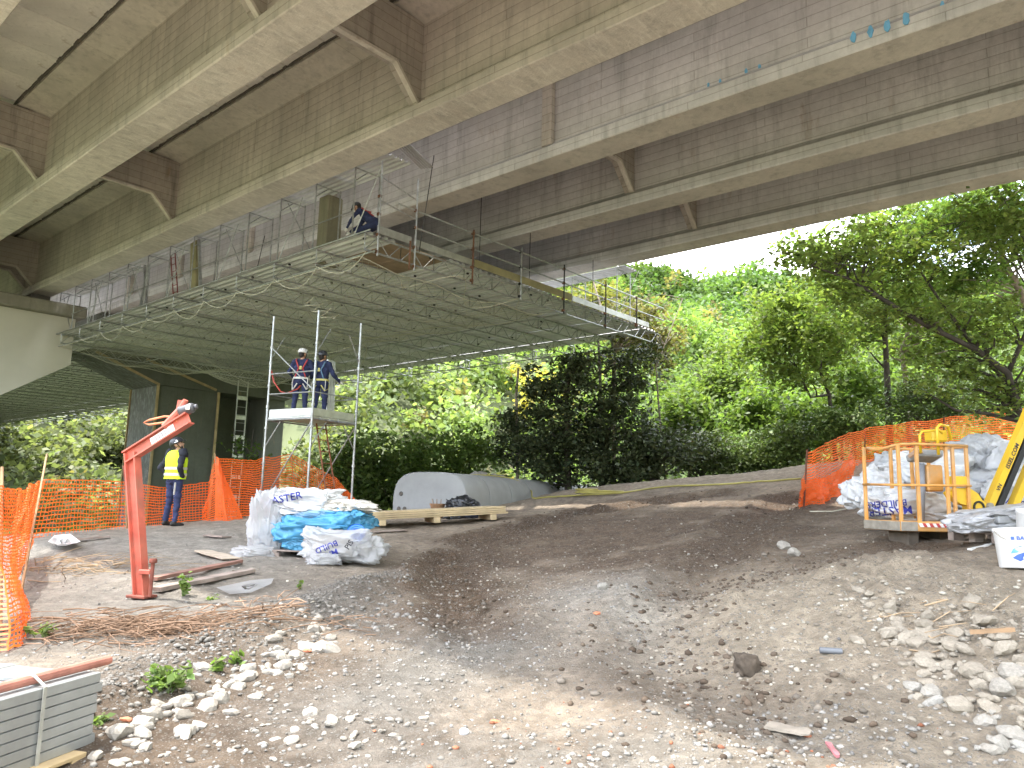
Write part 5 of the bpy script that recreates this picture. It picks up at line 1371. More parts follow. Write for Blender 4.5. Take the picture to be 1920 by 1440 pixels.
    nr = np.empty(n * 3); body.vertices.foreach_get('normal', nr); nr = nr.reshape(-1, 3)
    cloth = np.isin(tags, ['leg', 'top', 'slv'])
    wr = fbm(co[:, 0] * 9 + co[:, 1] * 7, co[:, 2] * 22, 1., 3, 5) * .020 + fbm(co[:, 0] * 5, co[:, 2] * 6 + co[:, 1] * 5, 1., 2, 8) * .012
    co = co + nr * (np.where(cloth, wr + .004, 0))[:, None]
    body.vertices.foreach_set('co', co.ravel())
    order = ['skin', 'leg', 'top', 'slv', 'shoe', 'hair', 'glove']
    body.materials.clear()
    for k in order: body.materials.append(mats.get(k, M_SKIN))
    lut = {k: i for i, k in enumerate(order)}; vi = np.array([lut[k] for k in tags])
    body.polygons.foreach_set('material_index', [int(vi[p.vertices[0]]) for p in body.polygons]); body.polygons.foreach_set('use_smooth', [True] * len(body.polygons)); body.update()
    link('body', body, t); t.scale = (1.05,) * 3
    return t, H, V
def helmet(t, H, mat, chin=True, vent=None):
    m = MB(); R3 = [H(1, 0, 0) - H(0, 0, 0), H(0, 1, 0) - H(0, 0, 0), H(0, 0, 1) - H(0, 0, 0)]; rot = Matrix(R3).transposed()
    prof = [(.128, .012), (.130, .03), (.122, .075), (.098, .115), (.060, .138), (0, .146)]
    vs_m = MB(); vs_m.lathe(prof, (0, 0, 0), 20)
    m._add([H(v[0] * .92, v[1] * 1.08 - .008, v[2] + .022) for v in vs_m.v], vs_m.f); o = m.build('helmet', mat, t, smooth=True)
    m = MB(); m._add([H(x, y, z) for x, y, z in ((-.09, .10, .048), (.09, .10, .048), (.055, .175, .040), (-.055, .175, .040), (-.09, .10, .036), (.09, .10, .036), (.055, .175, .030), (-.055, .175, .030))], [(0, 1, 2, 3), (7, 6, 5, 4), (0, 4, 5, 1), (1, 5, 6, 2), (2, 6, 7, 3), (3, 7, 4, 0)]); m.build('brim', mat, o)
    if vent:
        for k in (-1, 1):
            m = MB(); m._add([H(.119 * k, -.03, .05), H(.123 * k, .04, .05), H(.110 * k, .03, .10), H(.108 * k, -.02, .10)], [(0, 1, 2, 3)]); m.build('vent_panel', vent, o)
    m = MB()
    for k in (-1, 1): m.tube([H(.108 * k, .0, .03), H(.095 * k, .02, -.04), H(.02 * k, .055, -.125)], .007, 5)
    m.build('chin_strap', M_BLACK, t)
    return o
STAND = dict(pelvis=(0, 0, .96), hipL=(-.10, 0, .92), hipR=(.10, 0, .92), kneeL=(-.12, .02, .50), kneeR=(.12, .02, .50), ankL=(-.14, -.02, .095), ankR=(.14, -.02, .095),
             chest=(0, .01, 1.26), neck=(0, -.02, 1.48), head=(0, .02, 1.61), shL=(-.19, -.01, 1.42), shR=(.19, -.01, 1.42),
             elbL=(-.27, -.05, 1.14), elbR=(.27, -.05, 1.14), wriL=(-.26, .05, .90), wriR=(.26, .05, .90), _palmL=(0, 1, 0), _palmR=(0, -1, 0), _curlL=.5, _curlR=.5)
# --- man in the yellow vest
mp = G(320, 987); c = Vector((mp.x, mp.y, 0))
J = dict(STAND); J.update(kneeL=(-.15, .03, .50), ankL=(-.20, .02, .095), kneeR=(.13, .0, .5), ankR=(.17, -.05, .095), elbR=(.33, -.16, 1.16), wriR=(.22, .0, .98), _handR=(-.6, .6, -.5), elbL=(-.31, -.13, 1.15), wriL=(-.22, .04, .98), _handL=(.6, .6, -.5), _curlR=.9, _curlL=.9, _look=(.65, .65, .45), head=(0, .0, 1.61), _beard=1, _footL=(-.25, 1, 0), _footR=(.3, 1, 0))
vm, H, V = person('man in a yellow reflective vest and dark helmet looking up beside the dark pier', (c.x, c.y, gz(c.x, c.y)), R(-30), J, dict(leg=M_NAVY, top=M_VEST, slv=M_DSHIRT, shoe=M_SHOE, hair=M_HAIR, skin=M_SKIN))
helmet(vm, H, M_HDARK, vent=M_HWHITE)
def ring(parent, z, rx, ry, h, mat, nm, y0=0., n=28, tilt=0):
    m = MB(); vs = []
    for zz in (z - h / 2, z + h / 2):
        for k in range(n): a = 2 * PI * k / n; vs.append((rx * math.copysign(abs(math.cos(a)) ** .8, math.cos(a)), y0 + ry * math.copysign(abs(math.sin(a)) ** .8, math.sin(a)), zz + tilt * math.sin(a)))
    m._add(vs, [(k, (k + 1) % n, n + (k + 1) % n, n + k) for k in range(n)]); return m.build(nm, mat, parent, smooth=True)
# loose vest over the torso
m = MB(); n = 36; vs = []
prof = [(.93, .225, .165, -.005), (1.0, .222, .165, 0), (1.1, .218, .162, 0), (1.2, .224, .165, .0), (1.3, .232, .165, .0), (1.38, .232, .150, -.005), (1.44, .205, .12, -.012), (1.475, .15, .10, -.015), (1.50, .09, .08, -.018)]
for z, rx, ry, y0 in prof:
    for k in range(n):
        a = 2 * PI * k / n; w = 1 + .035 * math.sin(5 * a + z * 9) + .02 * math.sin(11 * a - z * 14); vs.append((rx * w * math.copysign(abs(math.cos(a)) ** .8, math.cos(a)), y0 + ry * w * math.copysign(abs(math.sin(a)) ** .8, math.sin(a)), z))
m._add(vs, [(j * n + k, j * n + (k + 1) % n, (j + 1) * n + (k + 1) % n, (j + 1) * n + k) for j in range(len(prof) - 1) for k in range(n)]); vest = m.build('vest', M_VEST, vm, smooth=True)
ring(vest, 1.02, .236, .178, .05, M_REFL, 'reflective_band'); ring(vest, 1.14, .234, .175, .05, M_REFL, 'reflective_band')
for s in (-1, 1):
    m = MB(); m.lathe([(.085, -.10), (.092, 0), (.085, .06)], (s * .205, -.012, 1.42), 14, Vector((s * .5, -.1, -1)).to_track_quat('Z', 'Y').to_matrix()); m.build('sleeve_cuff', M_DSHIRT, vm, smooth=True)
m = MB(); m.bar((.20, -.13, .86), (.20, -.14, .62), .025, .012); m.build('hanging_strap', M_REFL, vm)
# --- two workers on the scaffold tower
zp = TZ + PH_ + .027
trz = tw.rotation_euler.z
def tower_pt(x, y): q = Matrix.Rotation(trz, 3, 'Z') @ Vector((x, y, 0)); return Vector((TX + q.x, TY + q.y, zp))
def harness(t, V, mat, mat2):
    for s in (-1, 1):
        m = MB(); m.tube([(s * .13, -.13, 1.02), (s * .05, -.155, 1.24), (s * .13, -.115, 1.44), (s * .14, -.01, 1.50), (s * .12, .13, 1.36)], .018, 6); m.build('harness_strap', mat, t)
        m = MB(); m.tube([(s * .07, -.13, .86), (s * .16, -.10, .72), (s * .19, .02, .78), (s * .17, .11, .90)], .016, 6); m.build('leg_loop', mat2, t)
    ring(t, 1.0, .20, .155, .05, mat2, 'waist_belt')
    m = MB(); m.cbox((0, -.165, 1.25), (.06, .02, .09), .006); m.build('dorsal_plate', M_STRAPY, t)
    for x, l in ((-.17, .30), (.18, .26)):
        m = MB(); m.tube([(x, -.12, .99), (x * 1.08, -.15, .86), (x * 1.02, -.14, .99 - l)], .010, 5); m.build('lanyard', M_GLOVE, t)
q = tower_pt(-.30, .18); J = dict(STAND); J.update(wriL=(-.22, .20, 1.02), elbL=(-.30, -.02, 1.16), wriR=(.20, .22, 1.06), elbR=(.29, 0, 1.18), _look=(.45, .9, -.1), kneeL=(-.13, .03, .5))
w1, H, V = person('worker in a white helmet and navy overalls with red harness on the scaffold tower', q, R(4), J, dict(leg=M_NAVY, top=M_NAVY, slv=M_NAVY, shoe=M_SHOE, hair=M_HAIR, glove=M_GLOVE), glove=True)
helmet(w1, H, M_HWHITE, vent=M_HDARK); harness(w1, V, M_STRAPR, M_REFL)
q = tower_pt(.14, -.10); J = dict(STAND); J.update(elbR=(.30, .06, 1.15), wriR=(.38, .26, 1.0), _handR=(.5, .7, -.4), elbL=(-.28, .0, 1.16), wriL=(-.18, .2, 1.05), _look=(.2, 1, .1), ankR=(.12, .02, .095))
w2, H, V = person('worker in a dark helmet and navy overalls with blue harness, beside the leaning plank', q, R(-12), J, dict(leg=M_NAVY, top=M_NAVY, slv=M_NAVY, shoe=M_SHOE, hair=M_HAIR, glove=M_GLOVE), glove=True)
helmet(w2, H, M_HDARK); harness(w2, V, M_STRAPB, M_STRAPY)
ho = thing('air_hose', 'red hose looping from the guard rail to the worker on the scaffold tower', 'hose', (TX, TY, TZ), trz)
m = MB(); m.tube([(-hw + .02, hw - .02, PH_ + 1.25), (-hw + .04, hw - .12, PH_ + .95), (-hw + .12, hw - .3, PH_ + .70), (-.55, .4, PH_ + .66), (-.38, .2, PH_ + .80), (-.3, .12, PH_ + .95)], .020, 8); m.build('loop', plain('red_hose', (.45, .07, .05), .5, bump=0), ho, smooth=True)
# --- worker bending over the edge of the hanging scaffold
wp = BP(12.95, 17.2, ZD + .06); J = dict(STAND)
J.update(pelvis=(0, -.28, .70), hipL=(-.10, -.28, .66), hipR=(.10, -.28, .66), kneeL=(-.14, .14, .48), kneeR=(.14, .12, .46), ankL=(-.15, -.10, .095), ankR=(.15, -.12, .095), chest=(0, -.02, .95), neck=(0, .16, 1.12), head=(0, .26, 1.20),
         shL=(-.19, .10, 1.06), shR=(.19, .10, 1.06), elbL=(-.24, .28, .80), elbR=(.24, .26, .78), wriL=(-.12, .46, .62), wriR=(.10, .48, .56), _handL=(.3, .6, -.6), _handR=(-.2, .6, -.7), _look=(.1, .85, -.5))
w3, H, V = person('worker in a dark helmet and dust mask bending down on the hanging scaffold platform', wp, math.atan2(-(B_D.x - B_N.x * .5), (B_D.y - B_N.y * .5)), J, dict(leg=M_NAVY, top=M_NAVY, slv=M_NAVY, shoe=M_SHOE, hair=M_HAIR, glove=M_GLOVE), glove=True)
helmet(w3, H, M_HDARK, vent=M_HWHITE)
m = MB(); mv = MB(); mv.lathe([(.045, 0), (.042, .025), (.025, .045), (0, .05)], (0, 0, 0), 12); m._add([H(v[0], .078 + v[2], -.045 + v[1]) for v in mv.v], mv.f); m.build('dust_mask', M_HWHITE, w3, smooth=True)
m = MB(); m.tube([(-.12, -.20, .98), (.0, -.16, 1.06), (.16, .06, 1.16)], .02, 6); m.tube([(.16, -.26, .82), (.05, -.22, .96), (-.14, .06, 1.15)], .02, 6); m.build('harness_strap', M_STRAPR, w3)

# ------------------------------------------------------------------ vegetation
def leaf_mat(name, tr=.52):
    t = NT(name); at_ = t.node('ShaderNodeAttribute', attribute_name='Col'); c = at_.outputs['Color']
    t.set('Base Color', c); t.set('Roughness', .5); t.set('Specular IOR Level', .35)
    ts = t.node('ShaderNodeBsdfTranslucent'); t.l.new(t.mix(1., c, (1.15, 1.25, .6), 'MULTIPLY'), ts.inputs['Color'])
    mx = t.node('ShaderNodeMixShader'); mx.inputs[0].default_value = tr
    t.l.new(t.b.outputs[0], mx.inputs[1]); t.l.new(ts.outputs[0], mx.inputs[2]); t.l.new(mx.outputs[0], t.out.inputs['Surface']); return t.m
M_LEAF = leaf_mat('leaf')
M_LEAFD = leaf_mat('leaf_dark', .25)
M_BARK = plain('bark_dark', (.055, .045, .035), .9, var=.35, scale=7, bump=.4)
M_BARKP = plain('bark_pale', (.24, .20, .16), .9, var=.3, scale=6, bump=.3)
def leaves(P, size, col, jit=.3, flat=.5, aspect=.55, seed=0):
    """diamond leaf faces at points P; returns verts, quads, colours"""
    rng = np.random.default_rng(seed); n = len(P)
    nrm = rng.normal(size=(n, 3)); nrm[:, 2] = np.abs(nrm[:, 2]) * 1.2 + flat; nrm /= np.linalg.norm(nrm, axis=1, keepdims=True)
    a = np.cross(nrm, rng.normal(size=(n, 3))); a /= np.linalg.norm(a, axis=1, keepdims=True) + 1e-9; b = np.cross(nrm, a)
    s = (size * rng.uniform(.45, 1.5, n))[:, None]
    bend = nrm * s * rng.uniform(-.25, .1, n)[:, None]
    V = np.stack([P - a * s, P + b * s * aspect + bend * .3, P + a * s + bend, P - b * s * aspect + bend * .3], 1).reshape(-1, 3)
    Q = np.arange(n * 4).reshape(-1, 4)
    k = 1 + rng.normal(0, jit, n); hue = rng.normal(0, jit * .35, n)
    C = np.asarray(col, float) * np.ones((n, 3)) if np.ndim(col) == 1 else np.asarray(col, float)
    C = C * np.clip(k, .35, 2.2)[:, None]; C[:, 0] *= 1 + hue; C[:, 2] *= 1 - hue * .6
    lum = (C @ np.array([.3, .6, .1]))[:, None]; C = C * .70 + lum * np.array([.37, .32, .21])
    return V, Q, np.repeat(np.clip(C, .004, .7), 4, axis=0)
def clusters(blobs, ncl, per, rad, rng, shell=.5):
    """leaf points grouped in clumps through ellipsoids, denser towards the outside"""
    out = []; cen = []
    vol = np.array([b[1][0] * b[1][2] for b in blobs]); vol /= vol.sum()
    for (c, r), w in zip(blobs, vol):
        k = max(3, int(ncl * w)); d = rng.normal(size=(k, 3)); d /= np.linalg.norm(d, axis=1, keepdims=True)
        q = np.array(c) + d * (rng.uniform(0, 1, (k, 1)) ** shell) * np.array(r) * rng.uniform(.7, 1.3, (k, 1)); cen.append(q)
    cen = np.concatenate(cen)
    for q in cen:
        m = max(2, int(per * rng.uniform(.4, 1.6))); s = rad * rng.uniform(.6, 1.4)
        out.append(q + rng.normal(size=(m, 3)) * np.array([s, s, s * .55]))
    return cen, np.concatenate(out)
def pxblob(px, py, dep, rx, ry, rd=None):
    c = at(px, py, dep); k = dep / F_PX; return (tuple(c), (rx * k, (rd or rx) * k, ry * k))
def tree(name, label, stems, blobs, n, size, col, mat=None, bark=None, ncl=None, rad=None, seed=0, group=None, limbs=22, cat='tree', flat=.5, jit=.3, aspect=.55):
    """stems: list of (points, radii); blobs: crown ellipsoids in world space"""
    rng = np.random.default_rng(seed + 100); mat = mat or M_LEAF; bark = bark or M_BARK
    b0 = Vector(stems[0][0][0]); t = thing(name, label, cat, b0, 0, group)
    ncl = ncl or max(20, n // 45); rad = rad or np.mean([b[1][0] for b in blobs]) * .2
    cen, P = clusters(blobs, ncl, n / ncl, rad, rng)
    ccol = np.asarray(col)
    V, Q, C = leaves(P - np.array(b0), size, ccol, jit, flat, aspect, seed)
    np_mesh('crown', V, Q, mat, t, C)
    m = MB(); nodes = []
    for pts, rs in stems:
        m.tube([Vector(p) - b0 for p in pts], rs, 8); 
        for i in range(len(pts) - 1):
            for k in range(3): nodes.append((Vector(pts[i]).lerp(Vector(pts[i + 1]), (k + 1) / 3), rs[i]))
    m.build('trunk', bark, t, smooth=True)
    if limbs:
        m = MB(); pick = rng.choice(len(cen), min(limbs, len(cen)), replace=False)
        for i in pick:
            q = Vector(cen[i]); low = [nd for nd in nodes if nd[0].z < q.z - .15] or nodes
            nd = min(low, key=lambda z: (z[0] - q).length + rng.uniform(0, .6)); md = nd[0].lerp(q, .5) + Vector(rng.normal(0, .12, 3)) * (q - nd[0]).length * .5 + Vector((0, 0, .1))
            r0 = min(nd[1] * .6, .05)
            m.tube([nd[0] - b0, nd[0].lerp(md, .55) - b0 + Vector(rng.normal(0, .03, 3)), md - b0, md.lerp(q, .6) - b0, q - b0], [r0, r0 * .8, r0 * .6, r0 * .4, r0 * .2], 5)
        tag(m.build('branches', bark, t, smooth=True), kind='stuff')
    return t
def stem(pxs, dep, r0, r1, base_ground=True):
    pts = [at(px, py, d) for (px, py), d in zip(pxs, dep if hasattr(dep, '__len__') else [dep] * len(pxs))]
    if base_ground: pts[0].z = gz(pts[0].x, pts[0].y) - .15
    return (pts, list(np.linspace(r0, r1, len(pts))))
G_BRIGHT = (.15, .25, .035); G_MID = (.070, .145, .022); G_DARK = (.030, .060, .014); G_OLIVE = (.13, .165, .085); G_YEL = (.16, .17, .035); G_IVY = (.050, .078, .030)

# big tree leaning in from the right
tree('locust_tree', 'large dark green tree at the roadside with a long arching bough', [
      stem([(1960, 860), (1915, 790), (1890, 700), (1830, 655), (1740, 612), (1660, 565), (1590, 522), (1520, 498)], [15.5, 15.3, 15., 14.8, 14.5, 14.2, 14., 13.8], .085, .015),
      stem([(1890, 700), (1925, 620), (1945, 520)], 15., .05, .03, False), stem([(1830, 655), (1760, 560), (1700, 470)], 14.8, .04, .015, False)],
     [pxblob(1500, 490, 13.8, 55, 30), pxblob(1580, 475, 14, 85, 45), pxblob(1600, 550, 14.2, 65, 40), pxblob(1700, 480, 14.3, 95, 60), pxblob(1720, 590, 14.6, 90, 40), pxblob(1840, 600, 15, 100, 60), pxblob(1880, 420, 15, 90, 80), pxblob(1780, 690, 15.3, 90, 45), pxblob(1880, 730, 15.3, 70, 60)],
     11500, .056, (.15, .25, .035), ncl=560, rad=.14, seed=1, limbs=70, flat=.8)
tree('locust_tree', 'tall tree with pale leaning trunk behind the arching bough', [
      stem([(1990, 830), (1950, 640), (1918, 555), (1885, 495), (1860, 420)], [26, 26, 26, 26, 26], .18, .07)],
     [pxblob(1860, 375, 26, 130, 55), pxblob(1760, 430, 26, 100, 60), pxblob(1930, 450, 26, 90, 90), pxblob(1810, 520, 26, 80, 50)], 13000, .09, (.10, .20, .028), bark=M_BARKP, ncl=300, rad=.2, seed=2, limbs=40)
tree('locust_tree', 'tall straight dark trunked tree standing behind the orange fence', [
      stem([(1667, 805), (1664, 720), (1660, 640), (1658, 560), (1640, 480)], [30] * 5, .15, .05)],
     [pxblob(1640, 435, 30, 130, 60), pxblob(1530, 470, 30.5, 70, 40), pxblob(1740, 410, 30, 110, 45), pxblob(1580, 530, 30.5, 90, 60), pxblob(1700, 540, 30, 80, 55), pxblob(1620, 620, 30.5, 60, 35)], 15000, .10, G_BRIGHT, ncl=380, rad=.26, seed=3, limbs=45)
tree('locust_tree', 'tree with a bent pale trunk next to the dark straight one', [
      stem([(1706, 800), (1700, 720), (1690, 660), (1710, 600), (1740, 540)], [32] * 5, .14, .05)],
     [pxblob(1740, 560, 32, 100, 60), pxblob(1700, 650, 32.5, 70, 35), pxblob(1800, 630, 32, 80, 50)], 6500, .105, G_BRIGHT, bark=M_BARKP, ncl=170, rad=.26, seed=4, limbs=30)
tree('locust_tree', 'slender forked tree with light green leaves beyond the bushes', [
      stem([(1567, 800), (1555, 740), (1535, 690), (1500, 630)], [29] * 4, .10, .03), stem([(1555, 740), (1520, 745), (1480, 660)], [29, 28.8, 28.7], .06, .02, False)],
     [pxblob(1490, 590, 29, 90, 60), pxblob(1430, 640, 29, 70, 50), pxblob(1540, 640, 29, 80, 55), pxblob(1480, 700, 29, 70, 35)], 7500, .10, G_BRIGHT, ncl=190, rad=.3, seed=5, limbs=34)
for i, (px, py, dp, rx, ry, cc, lab) in enumerate((
    (1360, 700, 37, 60, 80, (.135, .235, .04), 'light green sapling in front of the wooded hillside'),
    (1290, 780, 35, 50, 60, (.125, .23, .035), 'bushy bright sapling beside the dark ivy trees'),
    (1430, 770, 33, 70, 50, (.12, .235, .03), 'low bright green tree behind the dark bushes'),
    (1600, 730, 33, 60, 60, (.11, .21, .03), 'bright young tree behind the tall dark trunk'),
    (1500, 800, 31, 55, 45, (.10, .2, .028), 'small leafy tree behind the end of the orange fence'))):
    b = at(px, py, dp)
    tree('young_tree', lab, [stem([(px + 4, 880), (px, py + 30), (px - 6, py - 30)], [dp] * 3, .07, .02)], [pxblob(px, py, dp, rx, ry), pxblob(px + rx * .5, py + ry * .5, dp, rx * .6, ry * .5), pxblob(px - rx * .5, py + ry * .4, dp, rx * .6, ry * .5)], 4200, .12, cc, ncl=110, rad=.34, seed=20 + i, limbs=16)
# dark ivy-clad trees in the middle
for i, (stm, bl, lab, nn) in enumerate((
    (stem([(1066, 925), (1064, 850), (1062, 760), (1066, 690)], [27] * 4, .14, .05), [(1040, 740, 70, 60), (1080, 690, 55, 35), (1010, 820, 60, 50), (1070, 830, 60, 55), (1030, 880, 70, 35)], 'dark ivy clad tree standing behind the culvert', 9500),
    (stem([(1127, 928), (1135, 850), (1150, 760), (1150, 690)], [28] * 4, .13, .05), [(1150, 760, 70, 55), (1180, 690, 50, 50), (1130, 830, 60, 50), (1200, 830, 55, 45), (1150, 885, 80, 32)], 'dark leafy tree with two stems beside the ivy clad one', 9500),
    (stem([(1240, 925), (1230, 880), (1240, 840)], [28] * 3, .07, .03), [(1240, 840, 75, 45), (1190, 880, 50, 30)], 'dark round bush at the edge of the dirt road', 5000))):
    tree('ivy_tree', lab, [stm], [pxblob(a, b, 27 + i * .5, c, d) for a, b, c, d in bl], nn, .085, G_IVY, M_LEAFD, ncl=190, rad=.24, seed=40 + i, limbs=30)
tree('thin_tree', 'thin tree with bare reddish trunk left of the ivy clad tree', [stem([(972, 920), (970, 830), (968, 740), (972, 690)], [29] * 4, .07, .04)], [pxblob(975, 840, 29, 50, 45), pxblob(960, 790, 29, 25, 25)], 3000, .08, G_IVY, M_LEAFD, M_BARKP, ncl=80, rad=.22, seed=50, limbs=10)
tree('bare_tree', 'nearly bare pale trunk rising past the end of the hanging scaffold', [stem([(1150, 920), (1152, 740), (1153, 660), (1110, 520)], [33, 33, 33, 33], .10, .03), stem([(1250, 900), (1235, 760), (1230, 690), (1280, 560)], [31] * 4, .05, .015)], [pxblob(1190, 600, 33, 60, 60), pxblob(1240, 640, 32, 40, 50)], 2600, .10, (.15, .14, .05), M_LEAF, M_BARKP, ncl=90, rad=.25, seed=51, limbs=40)
tree('yellow_tree', 'yellowish spring tree behind the end of the hanging scaffold', [stem([(1130, 900), (1125, 700), (1120, 600)], [39] * 3, .12, .04)], [pxblob(1120, 575, 39, 90, 45), pxblob(1200, 640, 39, 60, 60), pxblob(1040, 600, 39, 50, 40)], 6000, .13, G_YEL, ncl=150, rad=.4, seed=52, limbs=20)
for i, (px, py, dp, rx, ry, cc, lab) in enumerate((
    (1320, 850, 29.5, 70, 42, (.060, .10, .028), 'dark twiggy bush at the crest of the dirt road'),
    (1410, 850, 29.5, 60, 45, (.095, .17, .035), 'mid green bush at the crest of the dirt road'),
    (1480, 835, 28.5, 50, 50, (.10, .18, .032), 'green bush touching the end of the orange fence'),
    (1580, 790, 27.5, 60, 36, (.085, .17, .028), 'bush behind the nearest stretch of the orange fence'),
    (1740, 750, 28.5, 90, 40, (.065, .13, .022), 'dense dark bush behind the orange fence'))):
    tree('bush', lab, [stem([(px, py + ry), (px - 5, py + 10), (px + 8, py - ry * .4)], [dp] * 3, .05, .015), stem([(px + 6, py + ry), (px + 25, py + 10), (px + 35, py - 10)], [dp] * 3, .04, .012)], [pxblob(px, py, dp, rx, ry), pxblob(px + rx * .4, py + ry * .5, dp, rx * .6, ry * .5), pxblob(px - rx * .4, py + ry * .5, dp, rx * .6, ry * .5)], 4500, .075, cc, M_LEAFD, ncl=120, rad=.22, seed=60 + i, limbs=26, cat='bush')
# saplings behind the culvert and the tower
for i, (px, py, dp, rx, ry, cc, nn, lab) in enumerate((
    (790, 850, 27, 55, 45, (.10, .20, .03), 3500, 'bright sapling growing just behind the concrete culvert'),
    (880, 850, 28, 50, 45, (.11, .21, .03), 3200, 'light sapling between the culvert and the thin tree'),
    (720, 880, 25, 50, 60, (.075, .15, .025), 4200, 'dark leafy sapling at the front end of the culvert'),
    (655, 870, 23.5, 40, 55, (.07, .14, .024), 3200, 'leafy sapling right behind the scaffold tower'),
    (470, 835, 30, 45, 28, (.06, .12, .02), 260, 'sparse sprig in front of the dark pier'))):
    tree('sapling', lab, [stem([(px + 2, 965), (px, py + 20), (px + 5, py - 30)], [dp] * 3, .04, .012), stem([(px - 15, 965), (px - 25, py + 20), (px - 32, py - 40)], [dp] * 3, .03, .01)], [pxblob(px, py, dp, rx, ry), pxblob(px + rx * .3, py + ry, dp, rx * .8, ry * .6), pxblob(px - rx * .4, py + ry * .7, dp, rx * .6, ry * .6)], nn, .085, cc, ncl=nn // 30, rad=.24, seed=70 + i, limbs=14)
# grey-green olives across the valley on the left
for i, (px, py, dp, rx, ry) in enumerate(((30, 850, 98, 45, 42), (105, 835, 104, 42, 38), (165, 830, 101, 40, 40), (215, 850, 96, 38, 45), (70, 885, 90, 40, 25), (-25, 870, 92, 40, 45))):
    tree('olive_tree', ('silvery olive tree beyond the orange netting, under the pale pier', 'silvery olive tree on the slope behind the first olive row', 'round olive tree left of the dark pier', 'full olive tree touching the dark pier in view', 'low olive bush just behind the orange netting', 'olive tree beyond the crumpled netting')[i], [stem([(px, py + ry + 20), (px + 3, py + ry * .4), (px - 4, py)], [dp] * 3, .16, .06)], [pxblob(px, py, dp, rx, ry), pxblob(px + rx * .5, py + ry * .3, dp, rx * .6, ry * .6), pxblob(px - rx * .5, py + ry * .2, dp, rx * .6, ry * .6)], 4200, .26, G_OLIVE, ncl=130, rad=.75, seed=90 + i, limbs=12)

# woods on the hillside: crowns too many and too far to tell apart
def woods():
    rng = np.random.default_rng(77); Vs = []; Qs = []; Cs = []; off = 0
    n = 4300
    th = rng.uniform(-.80, .80, n); r = 58 + (232 - 58) * rng.uniform(0, 1, n) ** .62
    x = r * np.sin(th); y = r * np.cos(th); z = base_z(x, y)
    lump_ = fbm(x, y, 1 / 22., 3, 91); kind = fbm(x, y, 1 / 60., 2, 95)
    for i in range(n):
        R_ = (1.6 + 2.2 * rng.uniform() ** 1.5) * (1 + .3 * lump_[i]); hgt = R_ * rng.uniform(1.0, 1.7)
        k = int(110 * (1.35 if r[i] < 110 else 1.0)); s = .20 + .0018 * r[i]
        d = rng.normal(size=(k, 3)); d /= np.linalg.norm(d, axis=1, keepdims=True); d[:, 2] = np.abs(d[:, 2]) * 1.1 - .25
        rad = rng.uniform(.55, 1.05, (k, 1)); bump = 1 + .28 * np.sin(d[:, :1] * 5 + i) * np.cos(d[:, 1:2] * 4 - i)
        P = np.array([x[i], y[i], z[i] + hgt * .75]) + d * rad * bump * np.array([R_, R_, hgt])
        left = np.clip((.16 - th[i]) * 2.2, 0, 1) * (1 - .75 * np.clip((z[i] - 25) / 15, 0, 1))
        col = np.array([.105, .20, .032]) * (1 + .8 * lump_[i]) * (1 - left) + np.array([.155, .20, .085]) * (1 + .5 * lump_[i]) * left
        if kind[i] > .22: col = col * np.array([.55, .68, .75])
        if rng.uniform() < .04: col = np.array([.19, .17, .06])
        if left > .2 and -.02 < th[i] < .06 and 6 < z[i] < 18 and rng.uniform() < .35: col = np.array([.42, .36, .03])
        col = col * rng.uniform(.72, 1.25)
        v, q, c = leaves(P, s, col, .22, .3, .7, int(rng.integers(1e9)))
        Vs.append(v); Qs.append(q + off); Cs.append(c); off += len(v)
    o = np_mesh('woodland', np.concatenate(Vs), np.concatenate(Qs), M_LEAF, None, np.concatenate(Cs)); return tag(o, 'dense spring woodland covering the far hillside', 'woodland', kind='stuff')
woods()
# undergrowth along the crest, on the bank and behind the fences
def undergrowth():
    rng = np.random.default_rng(5); n = 52000
    x = rng.uniform(-34, 30, n); y = rng.uniform(14, 60, n); r = np.hypot(x, y)
    d1 = fbm(x, y, .35, 3, 7)
    keep = ((y > 27.5 + .08 * x) & (x > -4)) | ((y > 21.5) & (x < -4) & (x > -12)) | ((x < -8.6) & (y > 14.5 + (x + 8.6) * .3)) | ((x > 9) & (y > 24))
    keep &= (rng.uniform(0, 1, n) < .55 + d1)
    x, y = x[keep], y[keep]; h = np.clip(.5 + fbm(x, y, .5, 2, 17) * 1.6, .08, 1.5) * rng.uniform(0, 1, len(x)) ** 1.5
    P = np.stack([x, y, base_z(x, y) + h], 1)
    lt = np.clip(.5 + fbm(x, y, .25, 2, 27) * 1.5, 0, 1)[:, None]; col = np.array([.045, .085, .018]) * (1 - lt) + np.array([.10, .19, .035]) * lt
    v, q, c = leaves(P, .12, col, .3, .3, .45, 3)
    return tag(np_mesh('undergrowth', v, q, M_LEAF, None, c), 'tangle of low green plants along the edge of the cleared ground', 'undergrowth', kind='stuff')
undergrowth()
